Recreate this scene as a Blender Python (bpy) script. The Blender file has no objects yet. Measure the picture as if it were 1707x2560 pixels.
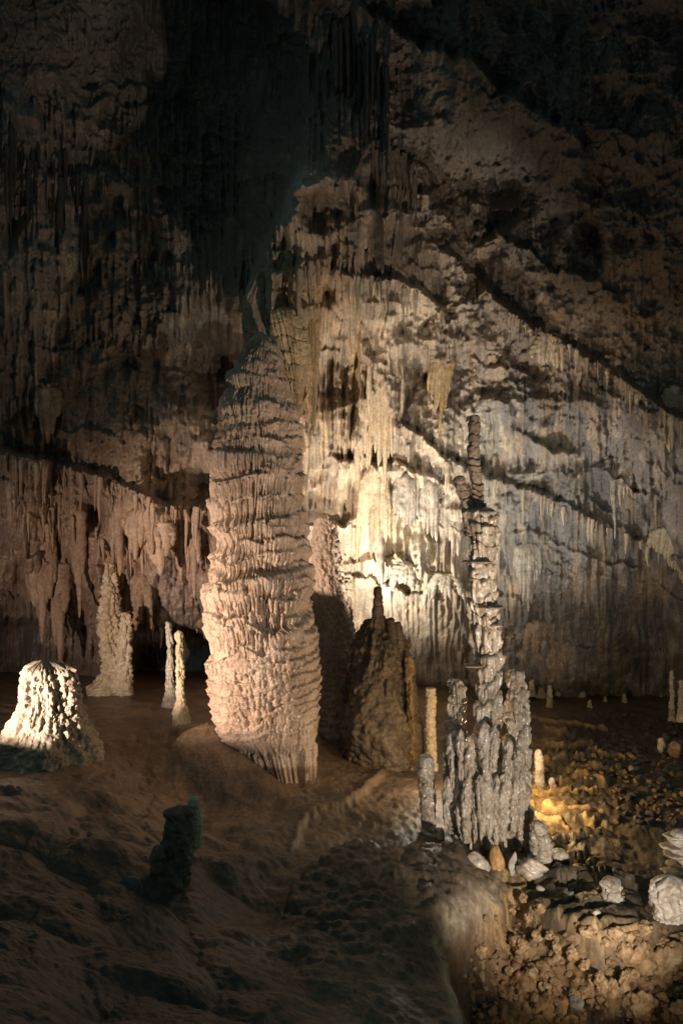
import bpy, math, random
import numpy as np
S = bpy.context.scene
COL = S.collection
F = 2407.0; CX = 853.5; CY = 1280.0
random.seed(7)
f32 = np.float32
def P(u, v, Y): return ((u-CX)/F*Y, Y, (CY-v)/F*Y)

# ------------------------------------------------------------------ noise
_T = np.random.RandomState(3).rand(256, 256).astype(f32)
_T2 = np.random.RandomState(4).rand(256, 256).astype(f32)
def vn(x, y, s=0):
    x = x + s*37.7; y = y + s*19.3
    xi = np.floor(x).astype(np.int32); yi = np.floor(y).astype(np.int32)
    fx = (x-xi).astype(f32); fy = (y-yi).astype(f32)
    fx = fx*fx*(3-2*fx); fy = fy*fy*(3-2*fy)
    x0 = xi & 255; x1 = (xi+1) & 255; y0 = yi & 255; y1 = (yi+1) & 255
    a = _T[x0, y0]; b = _T[x1, y0]; c = _T[x0, y1]; d = _T[x1, y1]
    return ((a+(b-a)*fx)*(1-fy)+(c+(d-c)*fx)*fy)*2-1
def fbm(x, y, o=4, s=0, g=0.5):
    r = 0; a = 1; n = 0
    for i in range(o):
        r = r+a*vn(x*2**i, y*2**i, s+i*3); n += a; a *= g
    return r/n
def ridged(x, y, o=3, s=0):
    r = 0; a = 1; n = 0
    for i in range(o):
        r = r+a*(1-2*np.abs(vn(x*2**i, y*2**i, s+i*5))); n += a; a *= .5
    return r/n
def worley(x, y, s=0, wrapx=None):
    x = x+(0 if wrapx else s*13.1); y = y+s*7.7
    xi = np.floor(x).astype(np.int32); yi = np.floor(y).astype(np.int32)
    best = np.full(x.shape, 9., f32)
    for dx in (-1, 0, 1):
        for dy in (-1, 0, 1):
            cx = xi+dx; cy = yi+dy
            hx = (cx % wrapx) if wrapx else cx
            jx = _T[(hx+s) & 255, cy & 255]; jy = _T2[(hx+s) & 255, cy & 255]
            d = (cx+jx-x)**2+(cy+jy-y)**2
            best = np.minimum(best, d.astype(f32))
    return np.sqrt(best)
def sstep(a, b, x):
    t = np.clip((x-a)/(b-a), 0, 1); return t*t*(3-2*t)
def tps(pts, qx, qy, sm=1e-3):
    pts = np.array(pts, float); n = len(pts)
    def k(r2): return np.where(r2 > 0, .5*r2*np.log(np.maximum(r2, 1e-12)), 0)
    d2 = (pts[:, None, 0]-pts[None, :, 0])**2+(pts[:, None, 1]-pts[None, :, 1])**2
    A = np.zeros((n+3, n+3)); A[:n, :n] = k(d2)+np.eye(n)*sm
    A[:n, n] = 1; A[:n, n+1:] = pts[:, :2]; A[n, :n] = 1; A[n+1:, :n] = pts[:, :2].T
    w = np.linalg.solve(A, np.concatenate([pts[:, 2], np.zeros(3)]))
    out = w[n]+w[n+1]*qx+w[n+2]*qy
    for i in range(n):
        out = out+w[i]*k((qx-pts[i, 0])**2+(qy-pts[i, 1])**2)
    return out
def polydist(px, py, line):
    """unsigned distance and side (+ below/right of travel direction) to a polyline"""
    best = np.full(px.shape, 1e9); side = np.zeros(px.shape)
    for (a, b) in zip(line[:-1], line[1:]):
        dx = b[0]-a[0]; dy = b[1]-a[1]; L = dx*dx+dy*dy
        t = np.clip(((px-a[0])*dx+(py-a[1])*dy)/L, 0, 1)
        ex = px-a[0]-t*dx; ey = py-a[1]-t*dy
        d = ex*ex+ey*ey; c = np.sign(dx*ey-dy*ex)
        m = d < best; best = np.where(m, d, best); side = np.where(m, c, side)
    return np.sqrt(best), side

# ------------------------------------------------------------------ object helpers
def tag(o, label=None, cat=None, group=None, kind=None):
    if label: o['label'] = label
    if cat: o['category'] = cat
    if group: o['group'] = group
    if kind: o['kind'] = kind
    return o
def link(name, me, mat=None, parent=None):
    o = bpy.data.objects.new(name, me); COL.objects.link(o)
    if mat: me.materials.append(mat)
    if parent: o.parent = parent
    return o
def empty(name, loc, label, cat, group=None):
    o = bpy.data.objects.new(name, None); COL.objects.link(o); o.location = loc
    o.empty_display_size = .1
    return tag(o, label, cat, group)
def mesh_np(name, co, quads, tint=None):
    co = np.ascontiguousarray(co.reshape(-1, 3), dtype=f32); quads = np.ascontiguousarray(quads, dtype=np.int32)
    k = quads.shape[1]; nf = len(quads)
    me = bpy.data.meshes.new(name)
    me.vertices.add(len(co)); me.vertices.foreach_set('co', co.ravel())
    me.loops.add(nf*k); me.loops.foreach_set('vertex_index', quads.ravel())
    me.polygons.add(nf); me.polygons.foreach_set('loop_start', np.arange(nf, dtype=np.int32)*k)
    me.polygons.foreach_set('use_smooth', np.ones(nf, bool))
    if tint is not None:
        at = me.color_attributes.new('tint', 'FLOAT_COLOR', 'POINT')
        c = np.ones((len(co), 4), f32); c[:, :3] = tint.reshape(-1, 3); at.data.foreach_set('color', c.ravel())
    me.update(); me.validate()
    return me
def gridq(nv, nu, wrap=False):
    i = np.arange(nv-1)[:, None]; j = np.arange(nu if wrap else nu-1)[None, :]
    j1 = (j+1) % nu
    return np.stack([i*nu+j+0*i, (i+1)*nu+j, (i+1)*nu+j1, i*nu+j1], -1).reshape(-1, 4)

# ------------------------------------------------------------------ materials
def rock(name, cols, scale=1.5, rough=.8, bump=.5, bscale=30, tint=False, streak=1.0, spec=.3, fine=140):
    m = bpy.data.materials.new(name); m.use_nodes = True; nt = m.node_tree; N = nt.nodes; L = nt.links
    b = N['Principled BSDF']; b.inputs['Roughness'].default_value = rough
    b.inputs['Specular IOR Level'].default_value = spec
    tc = N.new('ShaderNodeTexCoord'); mp = N.new('ShaderNodeMapping')
    mp.inputs['Scale'].default_value = (1, 1, streak); L.new(tc.outputs['Object'], mp.inputs[0])
    n1 = N.new('ShaderNodeTexNoise'); n1.inputs['Scale'].default_value = scale
    n1.inputs['Detail'].default_value = 8; n1.inputs['Roughness'].default_value = .62
    L.new(mp.outputs[0], n1.inputs['Vector'])
    cr = N.new('ShaderNodeValToRGB'); e = cr.color_ramp.elements
    k = len(cols)
    e[0].position = .3; e[0].color = (*cols[0], 1); e[1].position = .7; e[1].color = (*cols[-1], 1)
    for i in range(1, k-1):
        q = e.new(.3+.4*i/(k-1)); q.color = (*cols[i], 1)
    L.new(n1.outputs['Fac'], cr.inputs[0]); out = cr.outputs[0]
    n2 = N.new('ShaderNodeTexNoise'); n2.inputs['Scale'].default_value = bscale*.6; n2.inputs['Detail'].default_value = 6
    L.new(tc.outputs['Object'], n2.inputs['Vector'])
    mr = N.new('ShaderNodeMapRange'); mr.inputs[1].default_value = .3; mr.inputs[2].default_value = .7
    mr.inputs[3].default_value = .68; mr.inputs[4].default_value = 1.2; L.new(n2.outputs['Fac'], mr.inputs[0])
    mx = N.new('ShaderNodeMix'); mx.data_type = 'RGBA'; mx.blend_type = 'MULTIPLY'; mx.inputs[0].default_value = 1
    L.new(out, mx.inputs[6]); L.new(mr.outputs[0], mx.inputs[7]); out = mx.outputs[2]
    if tint:
        a = N.new('ShaderNodeAttribute'); a.attribute_name = 'tint'
        m2 = N.new('ShaderNodeMix'); m2.data_type = 'RGBA'; m2.blend_type = 'MULTIPLY'; m2.inputs[0].default_value = 1
        L.new(out, m2.inputs[6]); L.new(a.outputs['Color'], m2.inputs[7]); out = m2.outputs[2]
    L.new(out, b.inputs['Base Color'])
    n3 = N.new('ShaderNodeTexNoise'); n3.inputs['Scale'].default_value = bscale; n3.inputs['Detail'].default_value = 6
    n3.inputs['Roughness'].default_value = .65; L.new(tc.outputs['Object'], n3.inputs['Vector'])
    bp = N.new('ShaderNodeBump'); bp.inputs['Strength'].default_value = bump; bp.inputs['Distance'].default_value = .6/bscale
    L.new(n3.outputs['Fac'], bp.inputs['Height']); L.new(bp.outputs[0], b.inputs['Normal'])
    n4 = N.new('ShaderNodeTexNoise'); n4.inputs['Scale'].default_value = 5; L.new(tc.outputs['Object'], n4.inputs['Vector'])
    r4 = N.new('ShaderNodeMapRange'); r4.inputs[3].default_value = max(.15, rough-.15); r4.inputs[4].default_value = min(1, rough+.15)
    L.new(n4.outputs['Fac'], r4.inputs[0]); L.new(r4.outputs[0], b.inputs['Roughness'])
    return m
M = {}
M['wall'] = rock('wall_limestone', [(.72, .70, .72), (.95, .93, .9), (1.2, 1.12, 1.0)], 1.2, .62, .9, 26, True, .45, .35)
M['floor'] = rock('floor_flowstone', [(.5, .48, .46), (.95, .92, .88), (1.3, 1.2, 1.0)], 2.2, .42, .8, 34, True, 1, .4)
M['peach'] = rock('peach_calcite', [(.33, .22, .155), (.48, .355, .265), (.57, .45, .35)], 2.2, .55, .5, 45, False, .5)
M['grey'] = rock('grey_wet_calcite', [(.33, .25, .17), (.52, .43, .33), (.66, .58, .48)], 4, .34, .45, 32, False, 1, .5)
M['white'] = rock('white_calcite', [(.24, .19, .14), (.48, .43, .36), (.60, .56, .48)], 4, .6, .4, 40)
gb = M['grey'].node_tree.nodes['Principled BSDF']; gb.inputs['Coat Weight'].default_value = .5; gb.inputs['Coat Roughness'].default_value = .18
M['cream'] = rock('cream_calcite', [(.52, .40, .25), (.62, .51, .36), (.68, .60, .46)], 3, .6, .4, 35, False, .25)
M['ochre'] = rock('ochre_calcite', [(.38, .25, .11), (.50, .36, .20), (.58, .47, .31)], 4, .6, .4, 35, False, .25)
M['brown'] = rock('brown_calcite', [(.24, .17, .12), (.36, .27, .20), (.46, .36, .27)], 3, .65, .6, 30, False, .4)
M['dark'] = rock('dark_limestone', [(.07, .065, .06), (.12, .11, .10), (.2, .17, .14)], 4, .45, .7, 25, False, 1, .4)
M['tan'] = rock('tan_nodular_calcite', [(.16, .10, .05), (.38, .25, .13), (.50, .36, .21)], 7, .7, .8, 40)
M['stump'] = rock('stump_calcite', [(.20, .16, .12), (.33, .28, .22), (.40, .35, .28)], 4, .7, .6, 35)
M['orange'] = rock('orange_stone', [(.42, .22, .07), (.56, .33, .12), (.62, .42, .2)], 6, .6, .6, 35)

# ------------------------------------------------------------------ relief stamping
def stamp(H, U0, dU, V0, dV, uc, v0, v1, w, amp, taper=.75, wob=0., wrap=False, bulb=0.):
    nv, nu = H.shape
    i0 = max(0, int((v0-w-V0)/dV)); i1 = min(nv, int((v1-V0)/dV)+2)
    if i1 <= i0: return
    ww = w*(1+bulb)+abs(wob)
    j0 = int((uc-ww-U0)/dU); j1 = int((uc+ww-U0)/dU)+2
    if not wrap: j0 = max(0, j0); j1 = min(nu, j1)
    if j1 <= j0: return
    js = np.arange(j0, j1); v = V0+np.arange(i0, i1)*dV; u = U0+js*dU
    t = np.clip((v-v0)/max(1e-6, v1-v0), 0, 1)
    wv = w*(1-taper*t**1.3)*np.sqrt(np.clip(1.02-t**6, 0, 1))
    wv = wv*np.sqrt(np.clip(1-((np.clip(v0+w*.6-v, 0, 1e9))/(w*1.6))**2, 0, 1))
    if bulb: wv = wv*(1+bulb*np.sin(t*9+uc))
    c = uc+wob*np.sin(t*5+uc*.7)
    q = (u[None, :]-c[:, None])/np.maximum(wv[:, None], 1e-6)
    h = amp*np.sqrt(np.clip(1-q*q, 0, 1))*(wv[:, None]/w)**.5
    if wrap: jj = js % nu
    else: jj = js
    sub = H[i0:i1][:, jj]
    H[i0:i1, jj] = np.maximum(sub, h)

# ================================================================== CAVE WALL
WU0, WV0, WD = -300., -260., 2.5
WNU = 925; WNV = 850
wu = WU0+np.arange(WNU)*WD; wv_ = WV0+np.arange(WNV)*WD
UU, VV = np.meshgrid(wu, wv_)
cg_u = np.linspace(WU0, wu[-1], 60); cg_v = np.linspace(WV0, wv_[-1], 56)
GU, GV = np.meshgrid(cg_u, cg_v)
WC = [(-300,-260,15),(0,0,16.5),(300,0,18),(520,60,20.3),(640,130,20),(450,-200,19),(0,600,17),(300,600,19),(250,950,19.6),(-300,900,17),(0,1020,19.6),(500,1000,20.5),(480,800,20),(560,900,23),
 (200,1150,20),(0,1650,22.5),(300,1690,22.5),(480,1720,24.5),(0,1300,20),(-300,1300,18),(300,1400,20.6),(-300,1850,20),(600,1400,21.5),(600,1850,24),(1000,1850,24),(1500,1860,23),
 (530,600,20),(560,400,20),(740,430,15.2),(760,560,15.7),(710,700,16.5),(645,790,16.9),(800,800,17.3),(800,1100,18.6),(880,480,16.3),(900,900,18.2),(950,1200,19.3),(930,1450,20.3),(1000,1650,21.8),(1150,1650,21.6),(1150,1250,19.5),
 (1200,1000,18.5),(1200,700,17.4),(1100,400,16.8),(900,200,17),(1000,0,15.5),(800,0,17.3),(1250,250,14.2),(1420,350,13.8),(1300,500,16),(1560,450,14),
 (1500,100,12.8),(1707,0,11.5),(1707,400,12.7),(1500,600,14.8),(1707,800,15),(1500,1000,16.5),(1400,1250,18),(1707,1200,17),(1400,1500,19.6),(1707,1500,19),(1400,1750,21.6),(1707,1750,21),
 (2000,-200,10),(2000,600,12),(2000,1200,14.5),(2000,1850,18),(1000,-250,13),(200,-260,17)]
Dc = tps(np.array(WC)*np.array([.001, .001, 1]), GU*.001, GV*.001, 2e-3)
def bilin(G, gu, gv, u, v):
    x = np.clip((u-gu[0])/(gu[1]-gu[0]), 0, len(gu)-1.001); y = np.clip((v-gv[0])/(gv[1]-gv[0]), 0, len(gv)-1.001)
    xi = x.astype(int); yi = y.astype(int); fx = x-xi; fy = y-yi
    return (G[yi, xi]*(1-fx)+G[yi, xi+1]*fx)*(1-fy)+(G[yi+1, xi]*(1-fx)+G[yi+1, xi+1]*fx)*fy
D = bilin(Dc, cg_u, cg_v, UU, VV)
R = np.zeros(UU.shape)           # relief toward the viewer, metres
wu_n = fbm(UU/130, VV/130, 3, 11)*26; wv_n = fbm(UU/120, VV/120, 3, 12)*26   # domain warp
uw = UU+wu_n; vw = VV+wv_n
def ledge(line, prot, up, fall, u0=None, u1=None, jag=14):
    xs = [p[0] for p in line]; ys = [p[1] for p in line]
    vl = np.interp(wu, xs, ys)+jag*fbm(wu/28., wu*0+prot*9, 3, 5)
    m = sstep(xs[0]-40, xs[0]+30, wu)*(1-sstep(xs[-1]-30, xs[-1]+40, wu))
    t = VV-vl[None, :]
    f = sstep(-up, 0, t)*np.exp(-np.clip(t, 0, None)/fall)
    am = np.clip(.75+.9*fbm(wu/110., wu*0+ys[0]*.1, 2, 15), .15, 1.5) if jag else 1
    return prot*f*(m*am)[None, :]
L_left = [(-300, 1085), (0, 1130), (120, 1155), (250, 1190), (330, 1225), (420, 1265), (520, 1270), (560, 1280)]
L_left2 = [(-60, 1440), (60, 1400), (200, 1480), (330, 1510), (430, 1560), (530, 1580)]
L_r1 = [(990, 1060), (1040, 1080), (1120, 1150), (1180, 1180), (1320, 1225), (1440, 1275), (1560, 1330), (1700, 1400), (1900, 1420)]
L_r2 = [(860, 690), (960, 700), (1040, 720), (1110, 770)]
L_r3 = [(1130, 640), (1210, 720), (1310, 810), (1400, 850), (1500, 910), (1620, 1000), (1720, 1060), (1900, 1100)]
L_w1 = [(830, 1150), (900, 1160), (1000, 1168), (1090, 1190), (1160, 1230)]
L_w2 = [(830, 1290), (900, 1310), (990, 1290), (1070, 1290), (1160, 1330)]
L_w3 = [(830, 1385), (900, 1400), (980, 1410), (1050, 1420), (1170, 1480)]
L_up = [(900, 20), (1050, 120), (1180, 160), (1260, 240), (1330, 290), (1420, 330), (1460, 380)]
R += ledge(L_left, 1.5, 22, 260)
R += ledge([(-50, 1195), (100, 1225), (250, 1290), (380, 1320), (520, 1330)], .3, 12, 60)
R += ledge(L_r1, .35, 16, 90)+ledge(L_r3, 1.0, 24, 130)+ledge(L_r2, .5, 16, 90)
R += ledge(L_w1, .45, 12, 160, jag=30)+ledge(L_w2, .22, 8, 70, jag=34)+ledge(L_w3, .25, 8, 60, jag=34)
R += ledge(L_up, .9, 30, 240, jag=20)
rl = np.random.RandomState(77)
for _ in range(70):      # many short broken ledges
    u0 = rl.uniform(-250, 1750); v0 = rl.uniform(150, 1520); ln = rl.uniform(60, 260); sl = rl.uniform(-.25, .35)+(.3 if u0 > 1000 else .1)
    n_ = 6; pts_ = [(u0+ln*i/n_, v0+sl*ln*i/n_+rl.uniform(-14, 14)) for i in range(n_+1)]
    R += ledge(pts_, rl.uniform(.12, .4)*(1.3 if u0 < 700 else .8), rl.uniform(6, 16), rl.uniform(30, 120), jag=18)
R += ledge([(1200, 1010), (1400, 1000), (1600, 1040)], .3, 25, 90)
R += ledge([(1290, 1330), (1360, 1340), (1460, 1400), (1600, 1420)], .3, 12, 60)
R += ledge([(960, 520), (1080, 600), (1200, 620), (1300, 560)], .5, 30, 120)
R += ledge([(1200, 1600), (1300, 1590), (1450, 1620), (1600, 1640)], .35, 14, 60)
# steep recesses
R -= 2.6*sstep(0, 26, VV-np.interp(wu, [300, 345, 400, 470, 530, 600], [1700, 1560, 1552, 1560, 1575, 1570])[None, :]-8*fbm(UU/14, VV/300, 2, 8))*sstep(318, 350, UU)*(1-sstep(720, 760, UU))
R -= 1.6*sstep(0, 30, VV-(1540+8*fbm(UU/12, VV/300, 2, 9)))*(1-sstep(70, 130, UU+.25*(VV-1500)))
R -= 1.5*np.exp(-(((UU-235)/28)**2+((VV-1290)/46)**2))
R -= 1.2*np.exp(-(((UU-505)/60)**2+((VV-1205)/30)**2))
R -= .9*np.exp(-(((UU-1230)/120)**2+((VV-430)/110)**2)) 
R -= .8*np.exp(-(((UU-790)/60)**2+((VV-735)/26)**2))
# ring-shaped dome with hollow above the column
rr = np.sqrt(((UU-806)/60)**2+((VV-530)/72)**2)+.35*fbm(UU/40, VV/40, 4, 2)
R += .55*np.exp(-((rr-1.25)/.4)**2)*sstep(640, 520, VV)*sstep(900, 800, UU)-.3*np.exp(-(rr/.8)**3)
rr = np.sqrt(((UU-1465)/48)**2+((VV-600)/85)**2)+.3*fbm(UU/40, VV/40, 3, 3)
R += .3*np.exp(-((rr-1.2)/.35)**2)-.3*np.exp(-(rr/.8)**3)
# large and medium lumps
R += .8*fbm(uw/170, vw/190, 4, 1)+1.1*sstep(-14, 12, UU-np.interp(VV, [340, 520, 620, 720, 860, 1000], [760, 702, 655, 632, 628, 640])-8*fbm(UU/30, VV/60, 2, 14))*(1-sstep(720, 880, UU))*sstep(360, 480, VV)*(1-sstep(820, 1080, VV))
calm = 1-.6*sstep(1120, 1240, UU)*sstep(880, 1000, VV)-.65*sstep(820, 880, UU)*(1-sstep(1120, 1240, UU))*sstep(1120, 1200, VV)
R += .34*calm*ridged(uw/75, vw/110, 3, 2)+.10*fbm(uw/26, vw/34, 4, 42)
cob = sstep(-.1, .35, fbm(UU/190, VV/190, 2, 21)+.75*sstep(1000, 1200, UU-(VV-700)*.25)*(1-sstep(950, 1150, VV))+.5*sstep(900, 1000, UU)*(1-sstep(800, 950, VV)))
cob = np.clip(cob, 0, 1)
fold = sstep(610, 680, UU)*(1-sstep(930, 1060, UU-(VV-560)*.12))*sstep(430, 560, VV)*(1-sstep(1130, 1230, VV))
cob = cob*(1-.85*fold)*(1-.8*sstep(820, 860, UU)*(1-sstep(1180, 1220, UU))*sstep(1130, 1180, VV))
us_ = UU+.10*(VV-560)*sstep(760, 860, UU)+wu_n*.5
R += fold*(.40*ridged(us_/62, VV/900, 2, 51)+.20*ridged(us_/24, VV/700, 2, 52)+.06*ridged(us_/9, VV/400, 1, 53))
cream = sstep(830, 870, UU)*(1-sstep(1150, 1200, UU))*sstep(1150, 1200, VV)*(1-sstep(1480, 1560, VV))
R += cream*(.26*ridged((UU+wu_n*.4)/48, VV/500, 2, 54)+.14*ridged((UU+wu_n*.4)/19, VV/300, 2, 55))
w1 = worley(uw/22, vw/20, 1); w2 = worley(uw/10, vw/9, 2)
R += cob*(.13*(1-w1)+.07*(1-w2))
R += .045*fbm(UU/10, VV/16, 3, 6)*(.5+cob)
# vertical flutes
flu = 1-cob*.75
R += flu*(.10*ridged((UU+wu_n*.6)/22, VV/170, 2, 3)+.07*ridged((UU+wu_n*.4)/10, VV/120, 2, 4))
# overlapping drip scales
DR = np.zeros(UU.shape)
rs = np.random.RandomState(11)
def drips(n, ub, vb, lr, wr, ar, wob=3, keep=None):
    for _ in range(n):
        uc = rs.uniform(*ub); v0 = rs.uniform(*vb)
        if keep is not None and not keep(uc, v0): continue
        w = rs.uniform(*wr); L = rs.uniform(*lr)
        stamp(DR, WU0, WD, WV0, WD, uc, v0, v0+L, w, rs.uniform(*ar), .7, rs.uniform(-wob, wob), bulb=.12)
drips(1000, (-280, 720), (560, 1560), (50, 190), (5, 13), (.10, .26))
drips(300, (-200, 620), (250, 620), (90, 260), (5, 11), (.08, .2))
drips(700, (-100, 520), (1150, 1600), (40, 150), (4, 10), (.08, .22))
drips(260, (150, 520), (860, 1260), (60, 200), (7, 18), (.1, .3), 8)
drips(600, (640, 1000), (560, 1180), (70, 240), (5, 12), (.07, .18), 4)
drips(700, (825, 1190), (1140, 1420), (80, 260), (3.5, 9), (.06, .17), 2)
drips(500, (830, 1190), (1300, 1600), (30, 100), (3.5, 8), (.05, .13), 2)
drips(900, (1150, 1760), (900, 1560), (50, 190), (4, 10), (.05, .13), 3)
drips(350, (1150, 1760), (1560, 1760), (30, 110), (5, 14), (.08, .2), 3)
drips(160, (1000, 1700), (300, 900), (40, 120), (5, 12), (.05, .12), 3)
drips(160, (760, 1000), (0, 560), (90, 300), (5, 14), (.08, .22), 4)
drips(230, (640, 870), (540, 1000), (150, 380), (6, 13), (.15, .34), 8)
drips(120, (860, 1130), (780, 1050), (120, 260), (5, 11), (.08, .2), 8)
def edge_drips(line, n, lr, wr, ar, j=10):
    xs = [p[0] for p in line]; ys = [p[1] for p in line]
    for _ in range(n):
        uc = rs.uniform(xs[0], xs[-1]); v0 = np.interp(uc, xs, ys)+rs.uniform(-j*.3, j)
        stamp(DR, WU0, WD, WV0, WD, uc, v0, v0+rs.uniform(*lr), rs.uniform(*wr), rs.uniform(*ar), .8, rs.uniform(-2, 2))
edge_drips(L_left, 460, (40, 210), (4, 9), (.15, .4))
edge_drips([(0, 1230), (250, 1300), (520, 1340)], 150, (40, 120), (4, 9), (.1, .3), 30)
edge_drips(L_r1, 170, (30, 80), (3, 7), (.08, .2)); edge_drips(L_r3, 120, (30, 90), (3, 8), (.1, .25))
edge_drips(L_r2, 60, (20, 60), (4, 8), (.1, .2))
for l_ in (L_w1, L_w2, L_w3): edge_drips(l_, 90, (40, 110), (4, 10), (.1, .24), 14)
edge_drips([(830, 1500), (1000, 1500), (1180, 1500)], 50, (20, 50), (4, 8), (.1, .2), 40)
R += DR
# fade relief to keep it from crossing the floor
Dep = D-R
def wallY(u, v):
    j = int(min(max((u-WU0)/WD, 0), WNU-1)); i = int(min(max((v-WV0)/WD, 0), WNV-1))
    return float(Dep[i, j])
def blob(u, v, su, sv): return np.exp(-(((UU-u)/su)**2+((VV-v)/sv)**2))
# rock colour with painted shade: grey limestone, brown clay film, white and ochre calcite
nz1 = fbm(uw/110, vw/150, 4, 31); nz2 = fbm(uw/30, vw/80, 4, 32); nz3 = fbm(UU/14, VV/120, 3, 33)
def C3(r, g, b): return np.array([r, g, b])[None, None, :]
tint = C3(.30, .25, .21)+0*UU[..., None]
def mixc(m, c):
    global tint
    m = np.clip(m, 0, 1)[..., None]; tint = tint*(1-m)+C3(*c)*m
mixc(sstep(-.3, .6, nz1)*.7, (.20, .16, .13))
right = sstep(1120, 1220, UU-(VV-1300)*.1)
mixc((1-sstep(560, 700, UU))*sstep(1150, 800, VV)*.6, (.17, .165, .15))  # upper left wall: shade put into the rock colour
mixc(right*sstep(850, 1050, VV)*.85, (.235, .235, .235))
mixc(sstep(.05, .35, nz2)*right*sstep(850, 1050, VV)*.7, (.50, .46, .42))
mixc(sstep(-.1, .5, nz3+nz2*.4)*sstep(600, 700, UU)*sstep(300, 600, VV)*.5, (.50, .38, .25))
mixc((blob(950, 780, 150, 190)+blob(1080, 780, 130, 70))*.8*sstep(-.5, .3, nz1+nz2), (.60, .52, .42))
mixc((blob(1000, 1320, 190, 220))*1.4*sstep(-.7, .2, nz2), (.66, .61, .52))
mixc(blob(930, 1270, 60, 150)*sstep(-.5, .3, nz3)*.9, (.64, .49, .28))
mixc(blob(760, 850, 150, 260)*.9*sstep(-.5, .3, nz3), (.50, .35, .20))
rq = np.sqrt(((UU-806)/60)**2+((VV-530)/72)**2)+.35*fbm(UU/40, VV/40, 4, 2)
mixc(np.exp(-((rq-1.3)/.33)**2)*sstep(680, 560, VV)*sstep(900, 800, UU)*.95, (.56, .49, .41)); mixc(np.exp(-(rq/.85)**4)*.85, (.13, .085, .055))  # ring's highlight and hollow's shade put into the colour
mixc(blob(300, 1380, 300, 260)*.8, (.44, .28, .20))
mixc(blob(400, 1490, 90, 90)*.7, (.42, .36, .38))
mixc(blob(120, 1600, 160, 90)*.8, (.20, .18, .18))
mixc(sstep(.08, .25, DR)*.35, (.55, .44, .33))
mixc(sstep(620, -50, VV-.2*UU)*.75*(1-.8*blob(790, 480, 130, 140)), (.12, .11, .10))  # dim light towards the top painted into the wall colour
mixc(sstep(1130, 1300, UU)*sstep(1000, 500, VV)*.6, (.16, .145, .135))  # upper right wall's dimness painted into its tint
mixc(blob(1480, 800, 200, 180)*.3, (.3, .22, .15))
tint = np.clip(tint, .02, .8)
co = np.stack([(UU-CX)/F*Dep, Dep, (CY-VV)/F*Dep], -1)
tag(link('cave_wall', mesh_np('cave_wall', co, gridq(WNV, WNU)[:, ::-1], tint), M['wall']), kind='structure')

# ================================================================== CAVE FLOOR
FC = [(0,1690,22.5),(200,1690,22.5),(420,1695,23.5),(560,1695,24),(700,1700,24),(290,1740,20),(420,1762,18.5),(455,1848,16.5),(100,1800,16.5),(250,1850,15),(0,1915,12.6),(120,1903,12.8),(235,1898,13),
(522,1815,13.9),(560,1872,13.4),(640,1930,13.25),(700,1962,13.5),(830,1900,15),(860,1780,18),(960,1932,15.3),(1075,1940,14.8),(850,2000,13),(1065,2095,12),(600,2010,12.7),(400,1950,13),(200,1985,11.5),(0,2015,10.5),
(1220,2140,11.8),(1150,2185,11.2),(1345,1980,14),(1350,1850,17.5),(1372,1768,20),(1600,1770,20),(1700,1750,21),(1100,1720,21.5),(900,1700,23),(1600,1900,16),(1700,2000,13.8),(1550,2100,12.3),(1450,2200,11.2),(1650,2280,10.4),(1500,2310,10.1),
(1000,2250,10.3),(1200,2240,10.6),(900,2100,11.8),(700,2150,11),(1100,2390,9.3),(800,2350,9.3),(600,2300,9.5),(450,2235,9.2),(250,2150,9.3),(0,2200,8.3),(1000,2480,8.3),(700,2560,7),(400,2560,6.2),(0,2560,5.2),
(1400,2400,9.75),(1500,2470,9.25),(1700,2400,9.8),(1500,2560,8.7),(1250,2560,8.5),(1900,2100,12.5),(1900,2500,9),(-250,1900,12),(-250,2400,6),(-250,1700,20)]
fpts = [(P(*c)[0], P(*c)[1], P(*c)[2]) for c in FC]
fgx = np.linspace(-14, 14, 110); fgy = np.linspace(1.5, 28, 110)
FX, FY = np.meshgrid(fgx, fgy)
Fz = tps(fpts, FX, FY, 2e-3)
Fz = np.clip(Fz, -5.2, -1.6)
def fbase(x, y): return bilin(Fz, fgx, fgy, np.asarray(x, float), np.asarray(y, float))
NU, NV = 1000, 920
au = np.linspace(-800, 2040, NU); ty = np.linspace(0, 1, NV)
yy = 1/((1-ty)/3.6+ty/25.5)                          # even steps on screen, denser far away
AU, YY = np.meshgrid(au, yy)
XX = (AU-CX)/F*YY; Z0 = fbase(XX, YY)
VB = CY-Z0/YY*F
fr = np.zeros(XX.shape)
def fstep(line, drop, width, lip=.0):
    d, s = polydist(AU, VB, line); sd = d*s
    m = 1.0
    return -drop*sstep(-width*.25, width, sd)+lip*np.exp(-((sd+width*.2)/(width*.6))**2)
E1 = [(1330, 2178), (1268, 2215), (1255, 2245), (1200, 2290), (1145, 2340), (1112, 2400), (1128, 2450), (1155, 2520), (1170, 2700)]
E2 = [(1225, 2180), (1300, 2225), (1380, 2272), (1440, 2300), (1500, 2316), (1580, 2312), (1640, 2298), (1668, 2278), (1707, 2272), (1900, 2268), (2100, 2268)]
d1, s1 = polydist(AU, VB, E1); d2, s2 = polydist(AU, VB, E2)
pit = (sstep(-5, 70, -d1*s1+12*fbm(AU/20, VB/20, 3, 3))*sstep(-6, 80, d2*s2+12*fbm(AU/16, VB/16, 3, 4)))
mound = 1-sstep(-60, 0, -d1*s1)
pits = sstep(-4, 15, -d1*s1+4*fbm(AU/20, VB/20, 3, 3))*sstep(-4, 14, d2*s2+4*fbm(AU/16, VB/16, 3, 4))
fr -= .25*pit+.36*pits
fr -= .14*sstep(-70, 4, -d1*s1)**2*(VB > 2200)*(1-pit)     # rounded shoulder of the mound
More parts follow.
